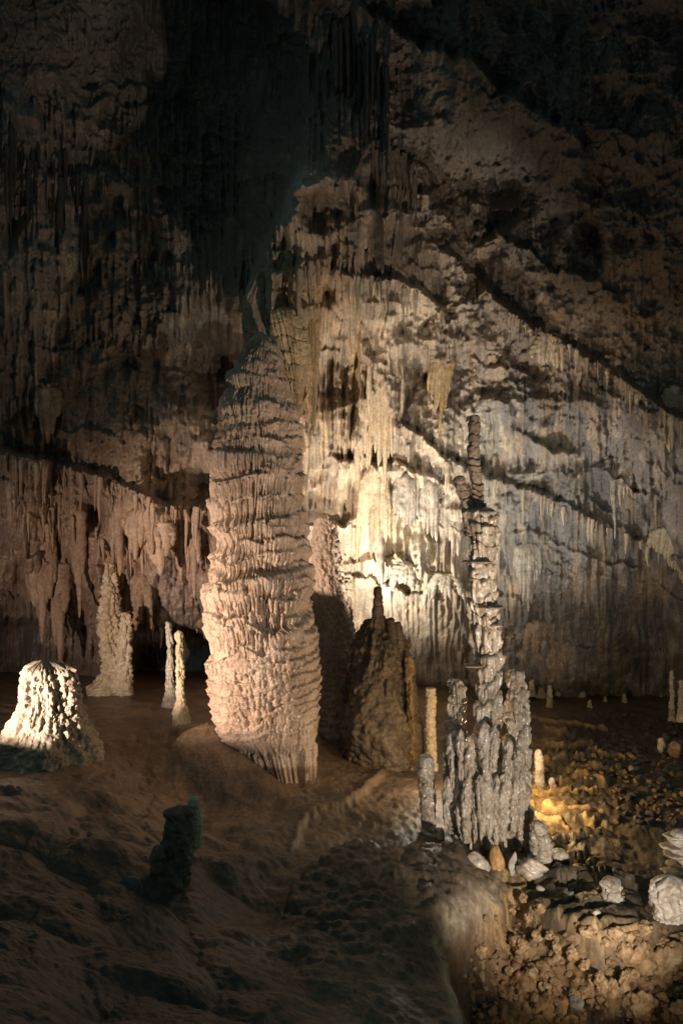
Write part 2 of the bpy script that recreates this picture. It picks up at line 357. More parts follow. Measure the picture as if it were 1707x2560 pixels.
fr += .03*np.exp(-((d2*s2+6)/7)**2)*(1-pit)*(AU > 1240)
nf = fbm(XX*.8, YY*.8, 4, 41)
def band(x0, x1, y0, y1, s=60): return sstep(x0-s, x0+s, AU)*(1-sstep(x1-s, x1+s, AU))*sstep(y0-s*.5, y0+s*.5, VB)*(1-sstep(y1-s*.5, y1+s*.5, VB))
# lobes and low steps of the flowstone in the middle
E3 = [(1020, 1905), (925, 1970), (900, 2000), (850, 2030), (790, 2050), (762, 2075), (750, 2130), (705, 2180), (670, 2235), (690, 2290), (640, 2350)]
E4 = [(1180, 2165), (1000, 2190), (880, 2195), (820, 2225), (770, 2260), (700, 2310), (640, 2380)]
d3, s3 = polydist(AU, VB, E3); d4, s4 = polydist(AU, VB, E4)
wob = 10*fbm(AU/30, VB/30, 3, 6)
g3 = np.exp(-np.clip(np.minimum(np.abs(AU-AU), 0), 0, 1))
fr += (.05*sstep(-8, 6, (d3*s3)+wob)*np.exp(-np.clip(d3*s3, 0, None)/90)+.05*np.exp(-((d3*s3+wob-4)/9)**2))*sstep(1890, 1960, VB)*(1-sstep(2090, 2200, VB))
fr += .24*sstep(-10, 8, -(d4*s4)+wob*.6)*np.exp(-np.clip(-d4*s4, 0, None)/120)*band(700, 1170, 2100, 2420, 40)
left = 1-sstep(620, 860, AU+(2150-VB)*.3)
near = sstep(1850, 2050, VB)
wx = XX+.35*fbm(XX*1.2, YY*1.2, 3, 71); wy = YY+.35*fbm(XX*1.2, YY*1.2, 3, 72)
lob = 1-worley(wx*1.25, wy*.9, 5); lob2 = 1-worley(wx*2.8, wy*2.2, 25)
fr += near*(.35+.65*left)*(.34*np.sqrt(np.clip(lob, 0, 1))+.10*np.sqrt(np.clip(lob2, 0, 1))-.26)
fr += near*.014*(1-worley(wx*13, wy*9, 26))+near*.011*ridged(wx*4, wy*3, 3, 27)
fr += .20*np.exp(-(((AU-930)/230)**2+((VB-2280)/130)**2))*(1-pit)
fr += .10*nf+.02*fbm(XX*5, YY*5, 3, 8)+.012*fbm(XX*14, YY*12, 3, 18)
# rippled face of the mound
rip = band(700, 1230, 2190, 2470, 50)*(1-pit)
q = (XX*.55-YY*.85)*9+2.2*fbm(XX*2.5, YY*2.5, 3, 9)
fr += rip*(.022*(1-2*np.abs((q/2) % 1-.5))+.03*ridged(XX*6, YY*5, 3, 12))
# rim-stone terraces on the right
ter = band(1230, 1560, 1840, 2330, 70)*(1-pit)*sstep(1180, 1260, AU)
tt = fbm(XX*.55+4, YY*1.3+XX*.3, 4, 14)*4.5+YY*1.9-XX*.3
fq = tt % 1
fr += ter*(.13*(sstep(0, .12, fq)*(1-fq)-.25)+.02*fbm(XX*9, YY*14, 3, 15))
RIM = [[(1325,1800),(1381,1808),(1426,1818),(1517,1828)],[(1323,1862),(1375,1860),(1400,1867),(1446,1857),(1481,1867)],[(1472,1876),(1497,1889),(1523,1899),(1559,1905)],[(1362,1825),(1413,1838)],
 [(1358,2022),(1400,2028),(1433,2035),(1468,2038),(1507,2044)],[(1336,2035),(1381,2057),(1420,2077)],[(1381,1941),(1426,1928),(1475,1925),(1523,1938),(1562,1951)],[(1452,2061),(1485,2070)],[(1330,1990),(1390,1985),(1450,1995),(1490,1990)],
 [(1320,1900),(1370,1905),(1430,1898),(1460,1905)],[(1400,1965),(1450,1960),(1520,1972)],[(1420,2110),(1480,2100),(1560,2112)],[(1340,2090),(1400,2130),(1470,2150),(1550,2155)]]
rimm = np.zeros(XX.shape)
wvx = 7*fbm(AU/22, VB/22, 3, 81)
for kk, ln_ in enumerate(RIM):
    dd_, ss_ = polydist(AU, VB+wvx, ln_); sgn = dd_*ss_
    rimm = np.maximum(rimm, np.exp(-(dd_/(3.6-(kk > 10)*1.2))**2)*(1-.6*(kk > 10)))
    fr += -.05*sstep(-2, 5, sgn)*np.exp(-dd_/16)
fr += .045*rimm
gr = band(1250, 1480, 1850, 1960, 40)
fr += gr*.018*(1-worley(XX*12, YY*9, 6))
# nodules and clods of the pit
w5 = worley(XX*7, YY*6, 7); w6 = worley(XX*16, YY*14, 8); w7 = worley(XX*2.6+3, YY*2.4, 9)
fr += pit*(.15*(1-w7)+.09*np.clip(1-w5*1.1, 0, 1)+.05*(1-w6)+.03*(1-worley(XX*32, YY*28, 28))+.22*fbm(XX*1.5, YY*1.5, 4, 17)-.1)
fr += (1-left)*.02*worley(XX*8, YY*7, 19)
rub = band(1400, 1800, 1790, 2080, 60)
fr += (.035*(1-worley(XX*9, YY*7, 33))+.03*ridged(XX*5, YY*4, 3, 34))*np.exp(-((-d1*s1+30)/40)**2)*(1-pits)
fr += rub*.08*(1-worley(XX*6, YY*6, 22))
bk = sstep(1790, 1700, VB)
fr *= (1-.6*bk)
ZZ = Z0+fr
LX, LY, LZ = -6.5, 9.6, -2.55
rl_ = np.hypot(XX-LX, YY-LY); an_ = np.arctan2(YY-LY, XX-LX)
light_block_bank = LZ-.09+.03*fbm(YY*3, XX*3, 2, 61)-3.5*np.abs(rl_-1.0)**1.6-2*np.clip(np.abs(an_-.95)-.75, 0, None)  # unseen bank added to block the left lamp's low light
ZZ = np.maximum(ZZ, np.where(rl_ < 1.7, light_block_bank, -99))
# colour of the floor: brown clay film, paler rims with painted lamplight, dark wet rubble
ft = C3(.24, .17, .115)+0*XX[..., None]
def fmix(m, c):
    global ft
    m = np.clip(m, 0, 1)[..., None]; ft = ft*(1-m)+C3(*c)*m
fmix(sstep(-.1, .4, nf)*.6, (.17, .12, .085))
fmix(band(700, 1180, 2000, 2450, 60)*.6, (.12, .10, .075))  # mound's shade put into the colour, against the low lamp
fmix((np.exp(-((-d1*s1+15)/19)**2))*(AU < 1300)*(.6+.8*fbm(XX*11, ZZ*13+YY*2, 4, 39))*(1-pits)*(VB > 2190), (.55, .47, .36))
pc = pits
fmix(pc, (.33, .20, .10)); fmix(pc*sstep(-.25, .2, fbm(XX*2.2, YY*2.2, 4, 23))*.92, (.07, .05, .035))  # pit's black shadows put into the colour as dark patches
fmix(ter*.7, (.20, .14, .08)); fmix(ter*np.exp(-((fq-.12)/.13)**2)*.95, (.52, .38, .18))  # terrace crests painted bright ochre in place of lamplight
fmix(rimm*.95, (.60, .43, .20)); fmix(np.exp(-((d2*s2+3)/5)**2)*(AU > 1260)*.8, (.45, .31, .17))  # golden lamplight on rims and basin edge painted into the colour
fmix(rub*.85*(1-rimm), (.075, .07, .06)); fmix(band(1330, 1760, 2080, 2290, 50)*(1-pit)*.8, (.09, .08, .065))
fmix(sstep(2050, 2300, VB+60*fbm(AU/80, VB/80, 3, 44))*(1-sstep(560, 860, AU))*.9, (.055, .052, .044))  # dim left foreground: shade put into the floor colour
YD = YY-np.clip(np.exp(-(d1/60)**2)*(VB > 2200)*(AU < 1300), 0, 1)*(1-pits)*(.09*fbm(XX*6, ZZ*7+YY*2, 4, 45)+.045*ridged(XX*13, ZZ*9+YY*4, 3, 46))-pit*(.16*fbm(XX*5, ZZ*7+YY*2, 4, 35)+.10*(worley(XX*9, ZZ*10+YY*3, 36)-.5))
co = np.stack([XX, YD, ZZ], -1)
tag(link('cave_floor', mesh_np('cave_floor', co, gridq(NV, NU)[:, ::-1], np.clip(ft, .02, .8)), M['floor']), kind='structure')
def floor_at(x, y):
    u = x/y*F+CX; t = (1/y-1/3.6)/(1/25.5-1/3.6)
    j = int(round((u-au[0])/(au[-1]-au[0])*(NU-1))); i = int(round(t*(NV-1)))
    return float(ZZ[min(max(i, 0), NV-1), min(max(j, 0), NU-1)])
def floor_px(u, v):
    """floor point seen at a pixel"""
    j = int(round((u-au[0])/(au[-1]-au[0])*(NU-1))); j = min(max(j, 0), NU-1)
    vp = CY-ZZ[:, j]/YY[:, j]*F
    k = int(np.argmin(np.abs(vp-v)+.02*np.arange(NV)*0))
    return (float(XX[k, j]), float(YY[k, j]), float(ZZ[k, j]))

# ================================================================== STALAGMITES
def shaft_grid(rows, Y, nth, nz, squash=1.0):
    """rows (py, xl, xr) from the top down -> centre, radius per ring in metres"""
    py = np.array([r[0] for r in rows], float); xl = np.array([r[1] for r in rows], float); xr = np.array([r[2] for r in rows], float)
    v = np.linspace(py[0], py[-1], nz)
    c = (np.interp(v, py, (xl+xr)/2)-CX)/F*Y; r = np.interp(v, py, (xr-xl)/2)/F*Y
    k = np.ones(7)/7
    def sm(a): return np.convolve(np.pad(a, 3, 'edge'), k, 'valid')
    c = sm(c); r = sm(r); z = (CY-v)/F*Y
    th = np.linspace(0, 2*math.pi, nth, endpoint=False)
    return th, z, c, r
def shaft(name, rows, Y, mat, parent=None, nth=140, nz=220, cap=None, stack=0, period=.16, knob=0, kscale=.08, drip=0, flute=0, lump=.06, seed=1, squash=1.0, n_drip=None, lean=0.0, origin=None, flat=0):
    th, z, c, r = shaft_grid(rows, Y, nth, nz)
    rs2 = np.random.RandomState(seed)
    TH, Z = np.meshgrid(th, z); RR = np.repeat(r[:, None], nth, 1)
    rm = float(np.mean(r)); circ = 2*math.pi*rm
    cs = np.cos(TH); sn = np.sin(TH)
    H = np.zeros(TH.shape)
    H += lump*rm*fbm(cs*1.3+seed, Z*.9/max(rm, .05)*.5+sn*1.3, 3, seed)*1.6
    if stack:
        zz = z[0]-Z; zw = zz+.25*period*fbm(cs*1.1+seed*3, sn*1.1+zz*1.2, 2, seed+4)*2
        # uneven drum heights
        edges = [0]
        while edges[-1] < zz.max()+period*2: edges.append(edges[-1]+period*rs2.uniform(.55, 1.5))
        e = np.array(edges); idx = np.clip(np.searchsorted(e, zw)-1, 0, len(e)-2)
        ph = (zw-e[idx])/(e[idx+1]-e[idx]); am = rs2.uniform(.5, 1.4, len(e))[idx]
        H += stack*am*(np.sqrt(np.clip(1-(2*np.clip(ph, 0, 1)**.75-1)**4, 0, 1))*(1.15-.45*ph)-.6)
        H += stack*.5*rs2.uniform(-1, 1, len(e))[idx]*np.sin(TH+rs2.uniform(0, 6, len(e))[idx])
    if knob:
        nx = max(4, int(circ/kscale)); wk = worley(TH/(2*math.pi)*nx, Z/kscale, seed+2, wrapx=nx)
        H += knob*(1-wk*1.15)
        wk = worley(TH/(2*math.pi)*nx*2, Z/kscale*2, seed+5, wrapx=nx*2); H += knob*.35*(1-wk)
    if flute:
        nx = max(6, int(circ/.05)); H += flute*np.cos(TH*nx+2*fbm(cs*2, Z*1.5, 2, seed+7)*3)
    if drip:
        DH = np.zeros(TH.shape); dth = 2*math.pi/nth; dz = (z[0]-z[-1])/(nz-1)
        n = n_drip or int(circ*(z[0]-z[-1])*60)
        for _ in range(n):
            w = rs2.uniform(.018, .05); L = rs2.uniform(.06, .3)
            v0 = rs2.uniform(0, z[0]-z[-1]); thc = rs2.uniform(0, 2*math.pi)
            stamp(DH, 0, rm*dth, 0, dz, thc*rm, v0, v0+L, w, drip*rs2.uniform(.5, 1.2), .7, 0, wrap=True)
        H += DH
    H += .006*fbm(TH*rm*30, Z*30, 2, seed+9)
    pc_ = np.percentile(H, 75, axis=1); pc_ = np.convolve(np.pad(pc_, 20, 'edge'), np.ones(41)/41, 'valid'); H -= .5*pc_[:, None]
    cp = cap if cap is not None else r[0]*1.0
    if flat: cp = cp*.4
    t = np.clip((z[0]-Z)/cp, 0, 1); fcap = np.sqrt(np.clip(1-(1-t)**2, 0, 1))
    RR = np.maximum(RR+H, .006)*fcap
    ox, oy, oz = origin or (0, 0, 0)
    X = c[:, None]+RR*cs; YC = Y+lean*(z[0]-Z)+RR*sn*squash
    co = np.stack([X-ox, YC-oy, Z-oz], -1)
    return link(name, mesh_np(name, co, gridq(nz, nth, True)[:, ::-1]), mat, parent)
def thing_shaft(name, label, cat, rows, Y, mat, group=None, **k):
    b = P((rows[-1][1]+rows[-1][2])/2, rows[-1][0], Y)
    o = shaft(name, rows, Y, mat, None, origin=b, **k); o.location = b
    return tag(o, label, cat, group)

# ---- the great tiered column
def great_column():
    Y = 14.0
    rows = [(828,644,660),(846,628,682),(870,606,696),(896,588,706),(930,572,714),(978,562,728),(1018,546,740),(1092,537,752),(1182,529,764),(1284,519,768),(1370,521,770),(1430,508,784),(1513,511,786),(1578,514,794),(1640,517,802),(1690,518,804),(1740,522,800),(1790,532,797),(1838,545,794),(1860,562,790),(1900,580,790),(1960,612,786),(1990,615,790)]
    nth, nz = 820, 1120
    th, z, c, r = shaft_grid(rows, Y, nth, nz)
    TH, Z = np.meshgrid(th, z); V = CY-Z/Y*F
    cs = np.cos(TH); sn = np.sin(TH)
    ax = np.sin(TH+math.pi/2+math.pi)     # -: left as seen, + right
    side = cs
    H = .06*fbm(cs*1.5+3, sn*1.5+Z*.9, 3, 2)+.02*fbm(cs*4+3, sn*4+Z*2.5, 3, 4)
    rs3 = np.random.RandomState(5)
    # tier: (v top at centre, slope to the right, waviness, ledge depth, drip length)
    T = [(852,6,8,.05,.10),(888,10,8,.08,.14),(916,-6,12,.06,.14),(946,12,8,.09,.12),(972,-18,10,.06,.2),(1012,10,9,.08,.24),(1043,-16,8,.07,.16),(1072,-8,10,.09,.14),(1103,-4,14,.10,.30),(1135,10,12,.05,.3),
         (1193,-6,10,.13,.42),(1252,-8,12,.06,.4),(1300,-14,14,.07,.42),(1340,8,14,.06,.3),(1383,-10,16,.08,.3),(1404,6,16,.12,.24),(1436,-14,14,.06,.34),(1478,8,14,.07,.3),(1520,-8,16,.07,.28),(1556,12,14,.07,.26),(1592,-46,12,.09,.14)]
    tl = []
    for k, (v0, sl, wv, dp, dl) in enumerate(T):
        line = v0+sl*cs[0]*1.2+wv*1.5*fbm(np.cos(th)*1.6+k*2.3, np.sin(th)*1.6+k, 3, 50+k)
        tl.append(line)
        t = V-line[None, :]
        nxt = T[k+1][0]-v0 if k+1 < len(T) else 60
        mk = np.clip(.45+1.3*fbm(np.cos(th)*1.8+k*5, np.sin(th)*1.8+k, 3, 150+k), .05, 1.3)[None, :]
        H += .95*dp*mk*sstep(-8, 3, t)*np.exp(-np.clip(t, 0, None)/(nxt*.45))
        H += (rs3.uniform(-.035, .05)+.05*np.cos(TH-rs3.uniform(0, 6.28)))*sstep(-8, 6, t)*(1-sstep(nxt-10, nxt+10, t))
    dth = 2*math.pi/nth; DV = (rows[-1][0]-rows[0][0])/(nz-1)
    DH = np.zeros(TH.shape); rpx = 125.
    for k, (v0, sl, wv, dp, dl) in enumerate(T):
        Lpx = dl*F/Y; n = int(210*(.55+.45*min(1, (v0-800)/300)))
        sp = rs3.rand(n)*2*math.pi
        for s_ in sp:
            vt = tl[k][int(s_/dth) % nth]+rs3.uniform(-3, 10)
            w = rs3.uniform(2.6, 5.8); Ls = Lpx*rs3.uniform(.3, 1.35)
            stamp(DH, 0, rpx*dth, rows[0][0], DV, s_*rpx, vt, vt+Ls, w, rs3.uniform(.05, .12), .5, rs3.uniform(-1.5, 1.5), True, .08)
            if rs3.rand() < .25:   # knobs on the shelf
                stamp(DH, 0, rpx*dth, rows[0][0], DV, s_*rpx+5, vt-6, vt+10, rs3.uniform(6, 12), rs3.uniform(.04, .08), .2, 0, True)
    for _ in range(75):    # short broken ledges with their own fringes
        tc = rs3.rand()*2*math.pi; ex = rs3.uniform(.15, .6); v0 = rs3.uniform(870, 1640)
        dt_ = (th-tc+math.pi) % (2*math.pi)-math.pi
        line = v0+rs3.uniform(-14, 14)*dt_/ex+7*np.sin(dt_*7+v0)+10*(dt_/ex)**2
        t = V-line[None, :]; mk = sstep(1, .5, np.abs(dt_)/ex)[None, :]
        H += rs3.uniform(.03, .075)*mk*sstep(-6, 2, t)*np.exp(-np.clip(t, 0, None)/rs3.uniform(8, 30))
        for _k in range(int(ex*38)):
            dd = rs3.uniform(-ex, ex)*.8; vt = v0+rs3.uniform(-2, 8)+10*(dd/ex)**2
            stamp(DH, 0, rpx*dth, rows[0][0], DV, (tc+dd)*rpx, vt, vt+rs3.uniform(15, 60), rs3.uniform(3, 6), rs3.uniform(.04, .11), .5, rs3.uniform(-1.5, 1.5), True, .08)
    # scaly bulge: lower right face and the whole of the swollen foot
    bul = sstep(0, 30, V-(1600-70*cs+18*fbm(cs*2, sn*2, 2, 77)))*(1-sstep(1852, 1866, V+8*fbm(cs*6, sn*6, 2, 78)))
    bl = np.zeros(TH.shape)
    for _ in range(5200):
        s_ = rs3.rand()*2*math.pi; vt = rs3.uniform(1520, 1850)
        w = rs3.uniform(4, 9); Ls = rs3.uniform(8, 22)*(1+.8*(vt > 1770))
        stamp(bl, 0, rpx*dth, rows[0][0], DV, s_*rpx, vt, vt+Ls, w, rs3.uniform(.02, .065), .4, 0, True)
    for k in range(9):     # long scaly rows running round the foot
        line = 1625+k*24-30*np.cos(th)+16*fbm(np.cos(th)*2.5+k, np.sin(th)*2.5, 3, 90+k)
        t = V-line[None, :]
        bl += .05*sstep(-6, 1, t)*np.exp(-np.clip(t, 0, None)/10)
    H += DH*(1-bul)+bl*bul
    # fluted, undercut foot
    ft_ = sstep(1850, 1866, V)
    FH = np.zeros(TH.shape)
    for _ in range(120):
        s_ = rs3.rand()*2*math.pi
        stamp(FH, 0, rpx*dth, rows[0][0], DV, s_*rpx, rs3.uniform(1845, 1880), rs3.uniform(1900, 1985), rs3.uniform(4, 12), rs3.uniform(.05, .14), .3, rs3.uniform(-3, 3), True, .1)
    H += FH*ft_
    H -= .105
    H *= np.clip(r/.75, .5, 1)[:, None]
    pc_ = np.percentile(H, 82, axis=1); pc_ = np.convolve(np.pad(pc_, 30, 'edge'), np.ones(61)/61, 'valid'); H -= pc_[:, None]
    H = np.where(H > .02, .02+.45*(H-.02), H)
    H += .007*fbm(TH*20, Z*22, 3, 9)
    RR = r[:, None]+H
    t = np.clip((z[0]-Z)/.12, 0, 1); RR = np.maximum(RR, .01)*np.sqrt(np.clip(1-(1-t)**2, 0, 1))
    b = P(700, 1962, 13.7)
    co = np.stack([c[:, None]+RR*cs-b[0], Y+RR*sn-b[1], Z-b[2]], -1)
    root = empty('column', b, 'great peach coloured column of stacked flowstone tiers, fluted like a wedding cake', 'column')
    # split the surface along its tier lines
    lab = np.zeros(TH.shape, int)
    for k, line in enumerate(tl): lab[V > line[None, :]-7] = k+1
    lab[bul > .5] = 30
    lab[ft_ > .5] = 31
    q = gridq(nz, nth, True); ql = lab.reshape(-1)[q[:, 0]]
    flat = co.reshape(-1, 3)
    me = mesh_np('flowstone_tier', flat, q[:, ::-1])   # whole, for smooth normals
    nor = np.zeros(len(flat)*3, f32); me.vertices.foreach_get('normal', nor) if hasattr(me.vertices, 'foreach_get') else None
    nor = nor.reshape(-1, 3); bpy.data.meshes.remove(me)
    for k in sorted(set(ql.tolist())):
        qq = q[ql == k][:, ::-1]
        if len(qq) < 40: continue
        used, inv = np.unique(qq, return_inverse=True)
        nm = {0: 'crown', 30: 'scaly_bulge', 31: 'fluted_foot'}.get(k, 'flowstone_tier')
        m_ = mesh_np(nm, flat[used], inv.reshape(-1, 4))
        m_.normals_split_custom_set_from_vertices(nor[used].tolist())
        link(nm, m_, M['peach'], root)
    return root
great_column()

# ---- leaning and dark stalagmites behind it
thing_shaft('stalagmite', 'pinkish leaning stalagmite tucked close behind the right side of the great column', 'stalagmite',
    [(1283,796,826),(1310,788,835),(1400,770,850),(1480,778,860),(1560,796,878),(1640,800,900),(1720,800,915),(1800,800,920),(1840,800,925)], 16.8, M['peach'], nth=200, nz=420, knob=.035, kscale=.10, drip=.035, lump=.1, seed=21)
thing_shaft('stalagmite', 'small dark knobbly stalagmite between the leaning pinkish one and the dark cone', 'stalagmite',
    [(1443,860,872),(1460,854,878),(1530,856,880),(1560,852,884),(1650,850,895),(1800,845,900)], 17.3, M['brown'], nth=90, nz=200, stack=.03, period=.14, knob=.02, kscale=.07, seed=22)
M['umber'] = rock('umber_calcite', [(.10, .075, .055), (.20, .155, .115), (.30, .24, .18)], 3, .6, .8, 30)
dk = empty('stalagmite', P(960, 1930, 15.4), 'big dark conical stalagmite in front of the hidden lamp, topped by a thin knobbly finger', 'stalagmite')
def local(root): return tuple(root.location)
def part(root, nm, rows, Y, mat, **k): return shaft(nm, rows, Y, mat, root, origin=tuple(root.location), **k)
part(dk, 'cone', [(1545,926,962),(1580,906,990),(1620,886,1014),(1680,868,1026),(1750,854,1036),(1820,846,1042),(1880,856,1044),(1925,874,1040),(1965,874,1040)], 15.6, M['umber'], nth=300, nz=400, knob=.06, kscale=.13, drip=.05, n_drip=90, lump=.34, seed=23, cap=.05)
part(dk, 'finger', [(1465,936,954),(1500,934,956),(1540,930,960),(1600,918,972)], 15.6, M['umber'], nth=60, nz=100, stack=.02, period=.12, knob=.01, seed=24)
part(dk, 'side_finger', [(1543,968,984),(1570,966,990),(1640,965,1000)], 15.5, M['umber'], nth=50, nz=80, stack=.015, period=.1, seed=25)
part(dk, 'side_finger', [(1553,988,1002),(1580,986,1008),(1650,985,1016)], 15.5, M['umber'], nth=50, nz=80, stack=.015, period=.1, seed=26)
part(dk, 'side_shaft', [(1638,1014,1026),(1660,1012,1032),(1740,1016,1044),(1850,1020,1058),(1925,1022,1060),(1960,1022,1062)], 15.3, M['tan'], nth=80, nz=240, knob=.025, kscale=.09, drip=.02, seed=27)
thing_shaft('stalagmite', 'slim cream stalagmite of stacked drums right of the dark cone, glowing yellow near its foot', 'stalagmite',
    [(1717,1066,1088),(1760,1063,1090),(1800,1064,1088),(1860,1065,1090),(1930,1062,1092),(1970,1062,1092)], 14.9, M['cream'], nth=90, nz=240, stack=.018, period=.12, knob=.012, kscale=.06, lump=.05, seed=28, flat=1)
sb_ = empty('stalagmite', P(1065, 2095, 12), 'short grey ringed stalagmite with a dark flat top and a tiny bud at its foot', 'stalagmite')
part(sb_, 'shaft', [(1885,1046,1080),(1920,1043,1084),(1980,1048,1086),(2040,1054,1088),(2088,1056,1092),(2110,1056,1092)], 12, M['grey'], nth=120, nz=260, stack=.028, period=.13, knob=.02, kscale=.07, lump=.08, seed=29, flat=1)
part(sb_, 'bud', [(2068,1090,1106),(2090,1088,1110),(2115,1088,1110)], 11.95, M['grey'], nth=50, nz=60, knob=.01, seed=30)
# ---- the tall stacked cluster
cl = empty('stalagmite_cluster', P(1220, 2140, 11.8), 'tall slender stalagmite tower of stacked knobbly drums with thick grey side shafts and dripping foot', 'stalagmite')
part(cl, 'upper_shaft', [(1037,1177,1196),(1060,1172,1198),(1150,1170,1200),(1185,1174,1202),(1220,1178,1206),(1262,1180,1210),(1300,1176,1212)], 12.05, M['brown'], nth=100, nz=260, stack=.03, period=.11, knob=.012, kscale=.06, lump=.1, seed=31, flat=1)
part(cl, 'side_shaft', [(1188,1138,1160),(1215,1136,1166),(1250,1150,1180),(1300,1158,1190),(1340,1160,1196)], 12.05, M['brown'], nth=80, nz=140, stack=.025, period=.09, knob=.012, kscale=.06, seed=32)
part(cl, 'shaft', [(1268,1168,1246),(1300,1164,1246),(1340,1178,1240),(1400,1180,1240),(1480,1176,1240),(1530,1180,1236),(1568,1184,1238),(1574,1186,1248),(1640,1186,1246),(1700,1188,1243),(1760,1190,1246),(1840,1190,1250),(1920,1180,1252),(1980,1170,1255),(2050,1165,1262),(2110,1170,1255),(2160,1175,1250)], 12.0, M['grey'], nth=240, nz=760, stack=.05, period=.24, knob=.014, kscale=.10, drip=.05, n_drip=260, lump=.2, seed=33, flat=1)
part(cl, 'side_shaft', [(1697,1134,1146),(1712,1129,1150),(1745,1126,1157),(1800,1123,1159),(1860,1118,1158),(1930,1114,1164),(2010,1110,1190),(2100,1135,1200),(2150,1140,1200)], 12.0, M['grey'], nth=180, nz=400, stack=.04, period=.12, knob=.03, kscale=.11, drip=.06, n_drip=120, lump=.25, seed=34)
part(cl, 'side_shaft', [(1672,1281,1290),(1688,1274,1300),(1720,1272,1307),(1760,1269,1311),(1800,1266,1316),(1880,1270,1316),(1960,1264,1322),(2040,1258,1330),(2075,1262,1320),(2120,1270,1310)], 12.15, M['grey'], nth=180, nz=400, stack=.03, period=.15, knob=.03, kscale=.11, drip=.07, n_drip=130, lump=.24, seed=35)
rl2 = np.random.RandomState(8)
for k in range(34):
    u = 1112+(k*61.8 % 208)+rl2.uniform(-5, 5); e = abs(u-1216)/104
    v0 = 1880+rl2.uniform(0, 120)+18*e; v1 = 2180-75*e**1.5-rl2.uniform(0, 100); v1 = max(v1, v0+70)
    if k < 8: v0 = 1800+rl2.uniform(0, 70); v1 = v0+rl2.uniform(110, 170)
    hw = rl2.uniform(8, 15); Y = 11.95-.5*math.sqrt(max(0, 1-e*e))*rl2.uniform(.55, 1)
    dx = rl2.uniform(-8, 8)
    part(cl, 'dripping_lobe', [(v0, u-hw*.25, u+hw*.25), (v0+10, u-hw*.7, u+hw*.65), (v0*.7+v1*.3, u-hw+dx*.3, u+hw+dx*.3), (v0*.3+v1*.7, u-hw*.62+dx, u+hw*.7+dx), (v1, u-hw*.2+dx, u+hw*.25+dx)], Y, M['grey'], nth=80, nz=170, knob=.012, kscale=.05, drip=.022, n_drip=36, lump=.35, seed=400+k, cap=.06, stack=.008, period=.1)
part(cl, 'dripping_foot', [(1880,1150,1270),(1930,1128,1296),(2000,1122,1304),(2060,1134,1298),(2110,1146,1290),(2150,1140,1296),(2185,1130,1300)], 12.0, M['grey'], nth=200, nz=240, knob=.02, kscale=.09, drip=.05, n_drip=160, lump=.1, seed=36, cap=.25)
part(cl, 'knobbly_foot', [(2050,1330,1352),(2080,1326,1366),(2110,1326,1378),(2150,1322,1372),(2175,1322,1362)], 11.5, M['grey'], nth=120, nz=140, stack=.02, period=.1, knob=.035, kscale=.09, lump=.15, seed=37)
def plate(root, u, v, Y, r, mat, seed):
    th = np.linspace(0, 2*math.pi, 40, endpoint=False); rr = np.array([0.02, .5, .85, 1, .9, .5, .02]); zz = np.array([.018, .018, .014, 0, -.012, -.014, -.014])
    TH, Rr = np.meshgrid(th, rr); Zz = np.repeat(zz[:, None], 40, 1)
    k = 1+.25*fbm(np.cos(TH)*2+seed, np.sin(TH)*2, 2, seed)
    b = P(u, v, Y); o = root.location
    co = np.stack([b[0]+r*Rr*np.cos(TH)*k-o[0], b[1]+r*Rr*np.sin(TH)*k-o[1], b[2]+Zz-o[2]], -1)
    link('shelf_plate', mesh_np('shelf_plate', co, gridq(7, 40, True)[:, ::-1]), mat, root)
plate(cl, 1222, 1517, 11.95, .19, M['brown'], 3); plate(cl, 1238, 1564, 11.9, .09, M['grey'], 5); plate(cl, 1186, 1664, 11.9, .14, M['brown'], 8); plate(cl, 1196, 1404, 12, .19, M['brown'], 9)

# ---- left side
thing_shaft('stalagmite', 'broad white stump stalagmite with a flat dark top and sloping foot at the left edge', 'stalagmite',
    [(1650,66,160),(1665,54,176),(1700,46,184),(1764,44,190),(1785,32,196),(1830,6,210),(1860,-16,224),(1900,-60,236),(1950,-80,240)], 12.9, M['stump'], nth=460, nz=460, knob=.05, kscale=.09, drip=.028, lump=.26, seed=41, cap=.12)
tw = empty('stalagmite', P(290, 1735, 20), 'tall rough white stalagmite with a shorter twin grown to its side, before the left wall', 'stalagmite')
part(tw, 'shaft', [(1405,266,276),(1430,262,284),(1480,256,292),(1540,252,298),(1620,256,298),(1680,256,306),(1705,236,318),(1720,222,326),(1770,210,336)], 20, M['cream'], nth=140, nz=300, stack=.03, period=.2, knob=.08, kscale=.12, lump=.3, seed=42)
part(tw, 'twin_shaft', [(1530,306,318),(1560,302,324),(1620,296,324),(1680,292,328),(1760,286,330)], 19.8, M['cream'], nth=110, nz=200, knob=.07, kscale=.11, lump=.25, seed=43)
thing_shaft('stalagmite', 'thin white stalagmite standing in the left middle, farther and straighter of the slim pair', 'stalagmite',
    [(1553,414,425),(1580,416,430),(1640,418,432),(1700,416,432),(1735,413,441),(1760,406,450),(1790,396,462)], 18.4, M['white'], nth=60, nz=180, stack=.02, period=.16, knob=.025, kscale=.08, lump=.3, seed=44)
thing_shaft('stalagmite', 'thin white stalagmite with a bulb tip and swollen brown foot, nearer of the slim pair', 'stalagmite',
    [(1576,440,456),(1592,438,458),(1600,442,456),(1640,440,458),(1720,443,460),(1755,442,464),(1780,436,472),(1820,432,478),(1845,436,474),(1880,438,474)], 16.5, M['cream'], nth=80, nz=240, stack=.02, period=.2, knob=.025, kscale=.09, lump=.25, seed=45)
sil = empty('stalagmite', P(450, 2235, 9.2), 'dark silhouetted stalagmite with a pale ringed tip in the dim foreground', 'stalagmite')
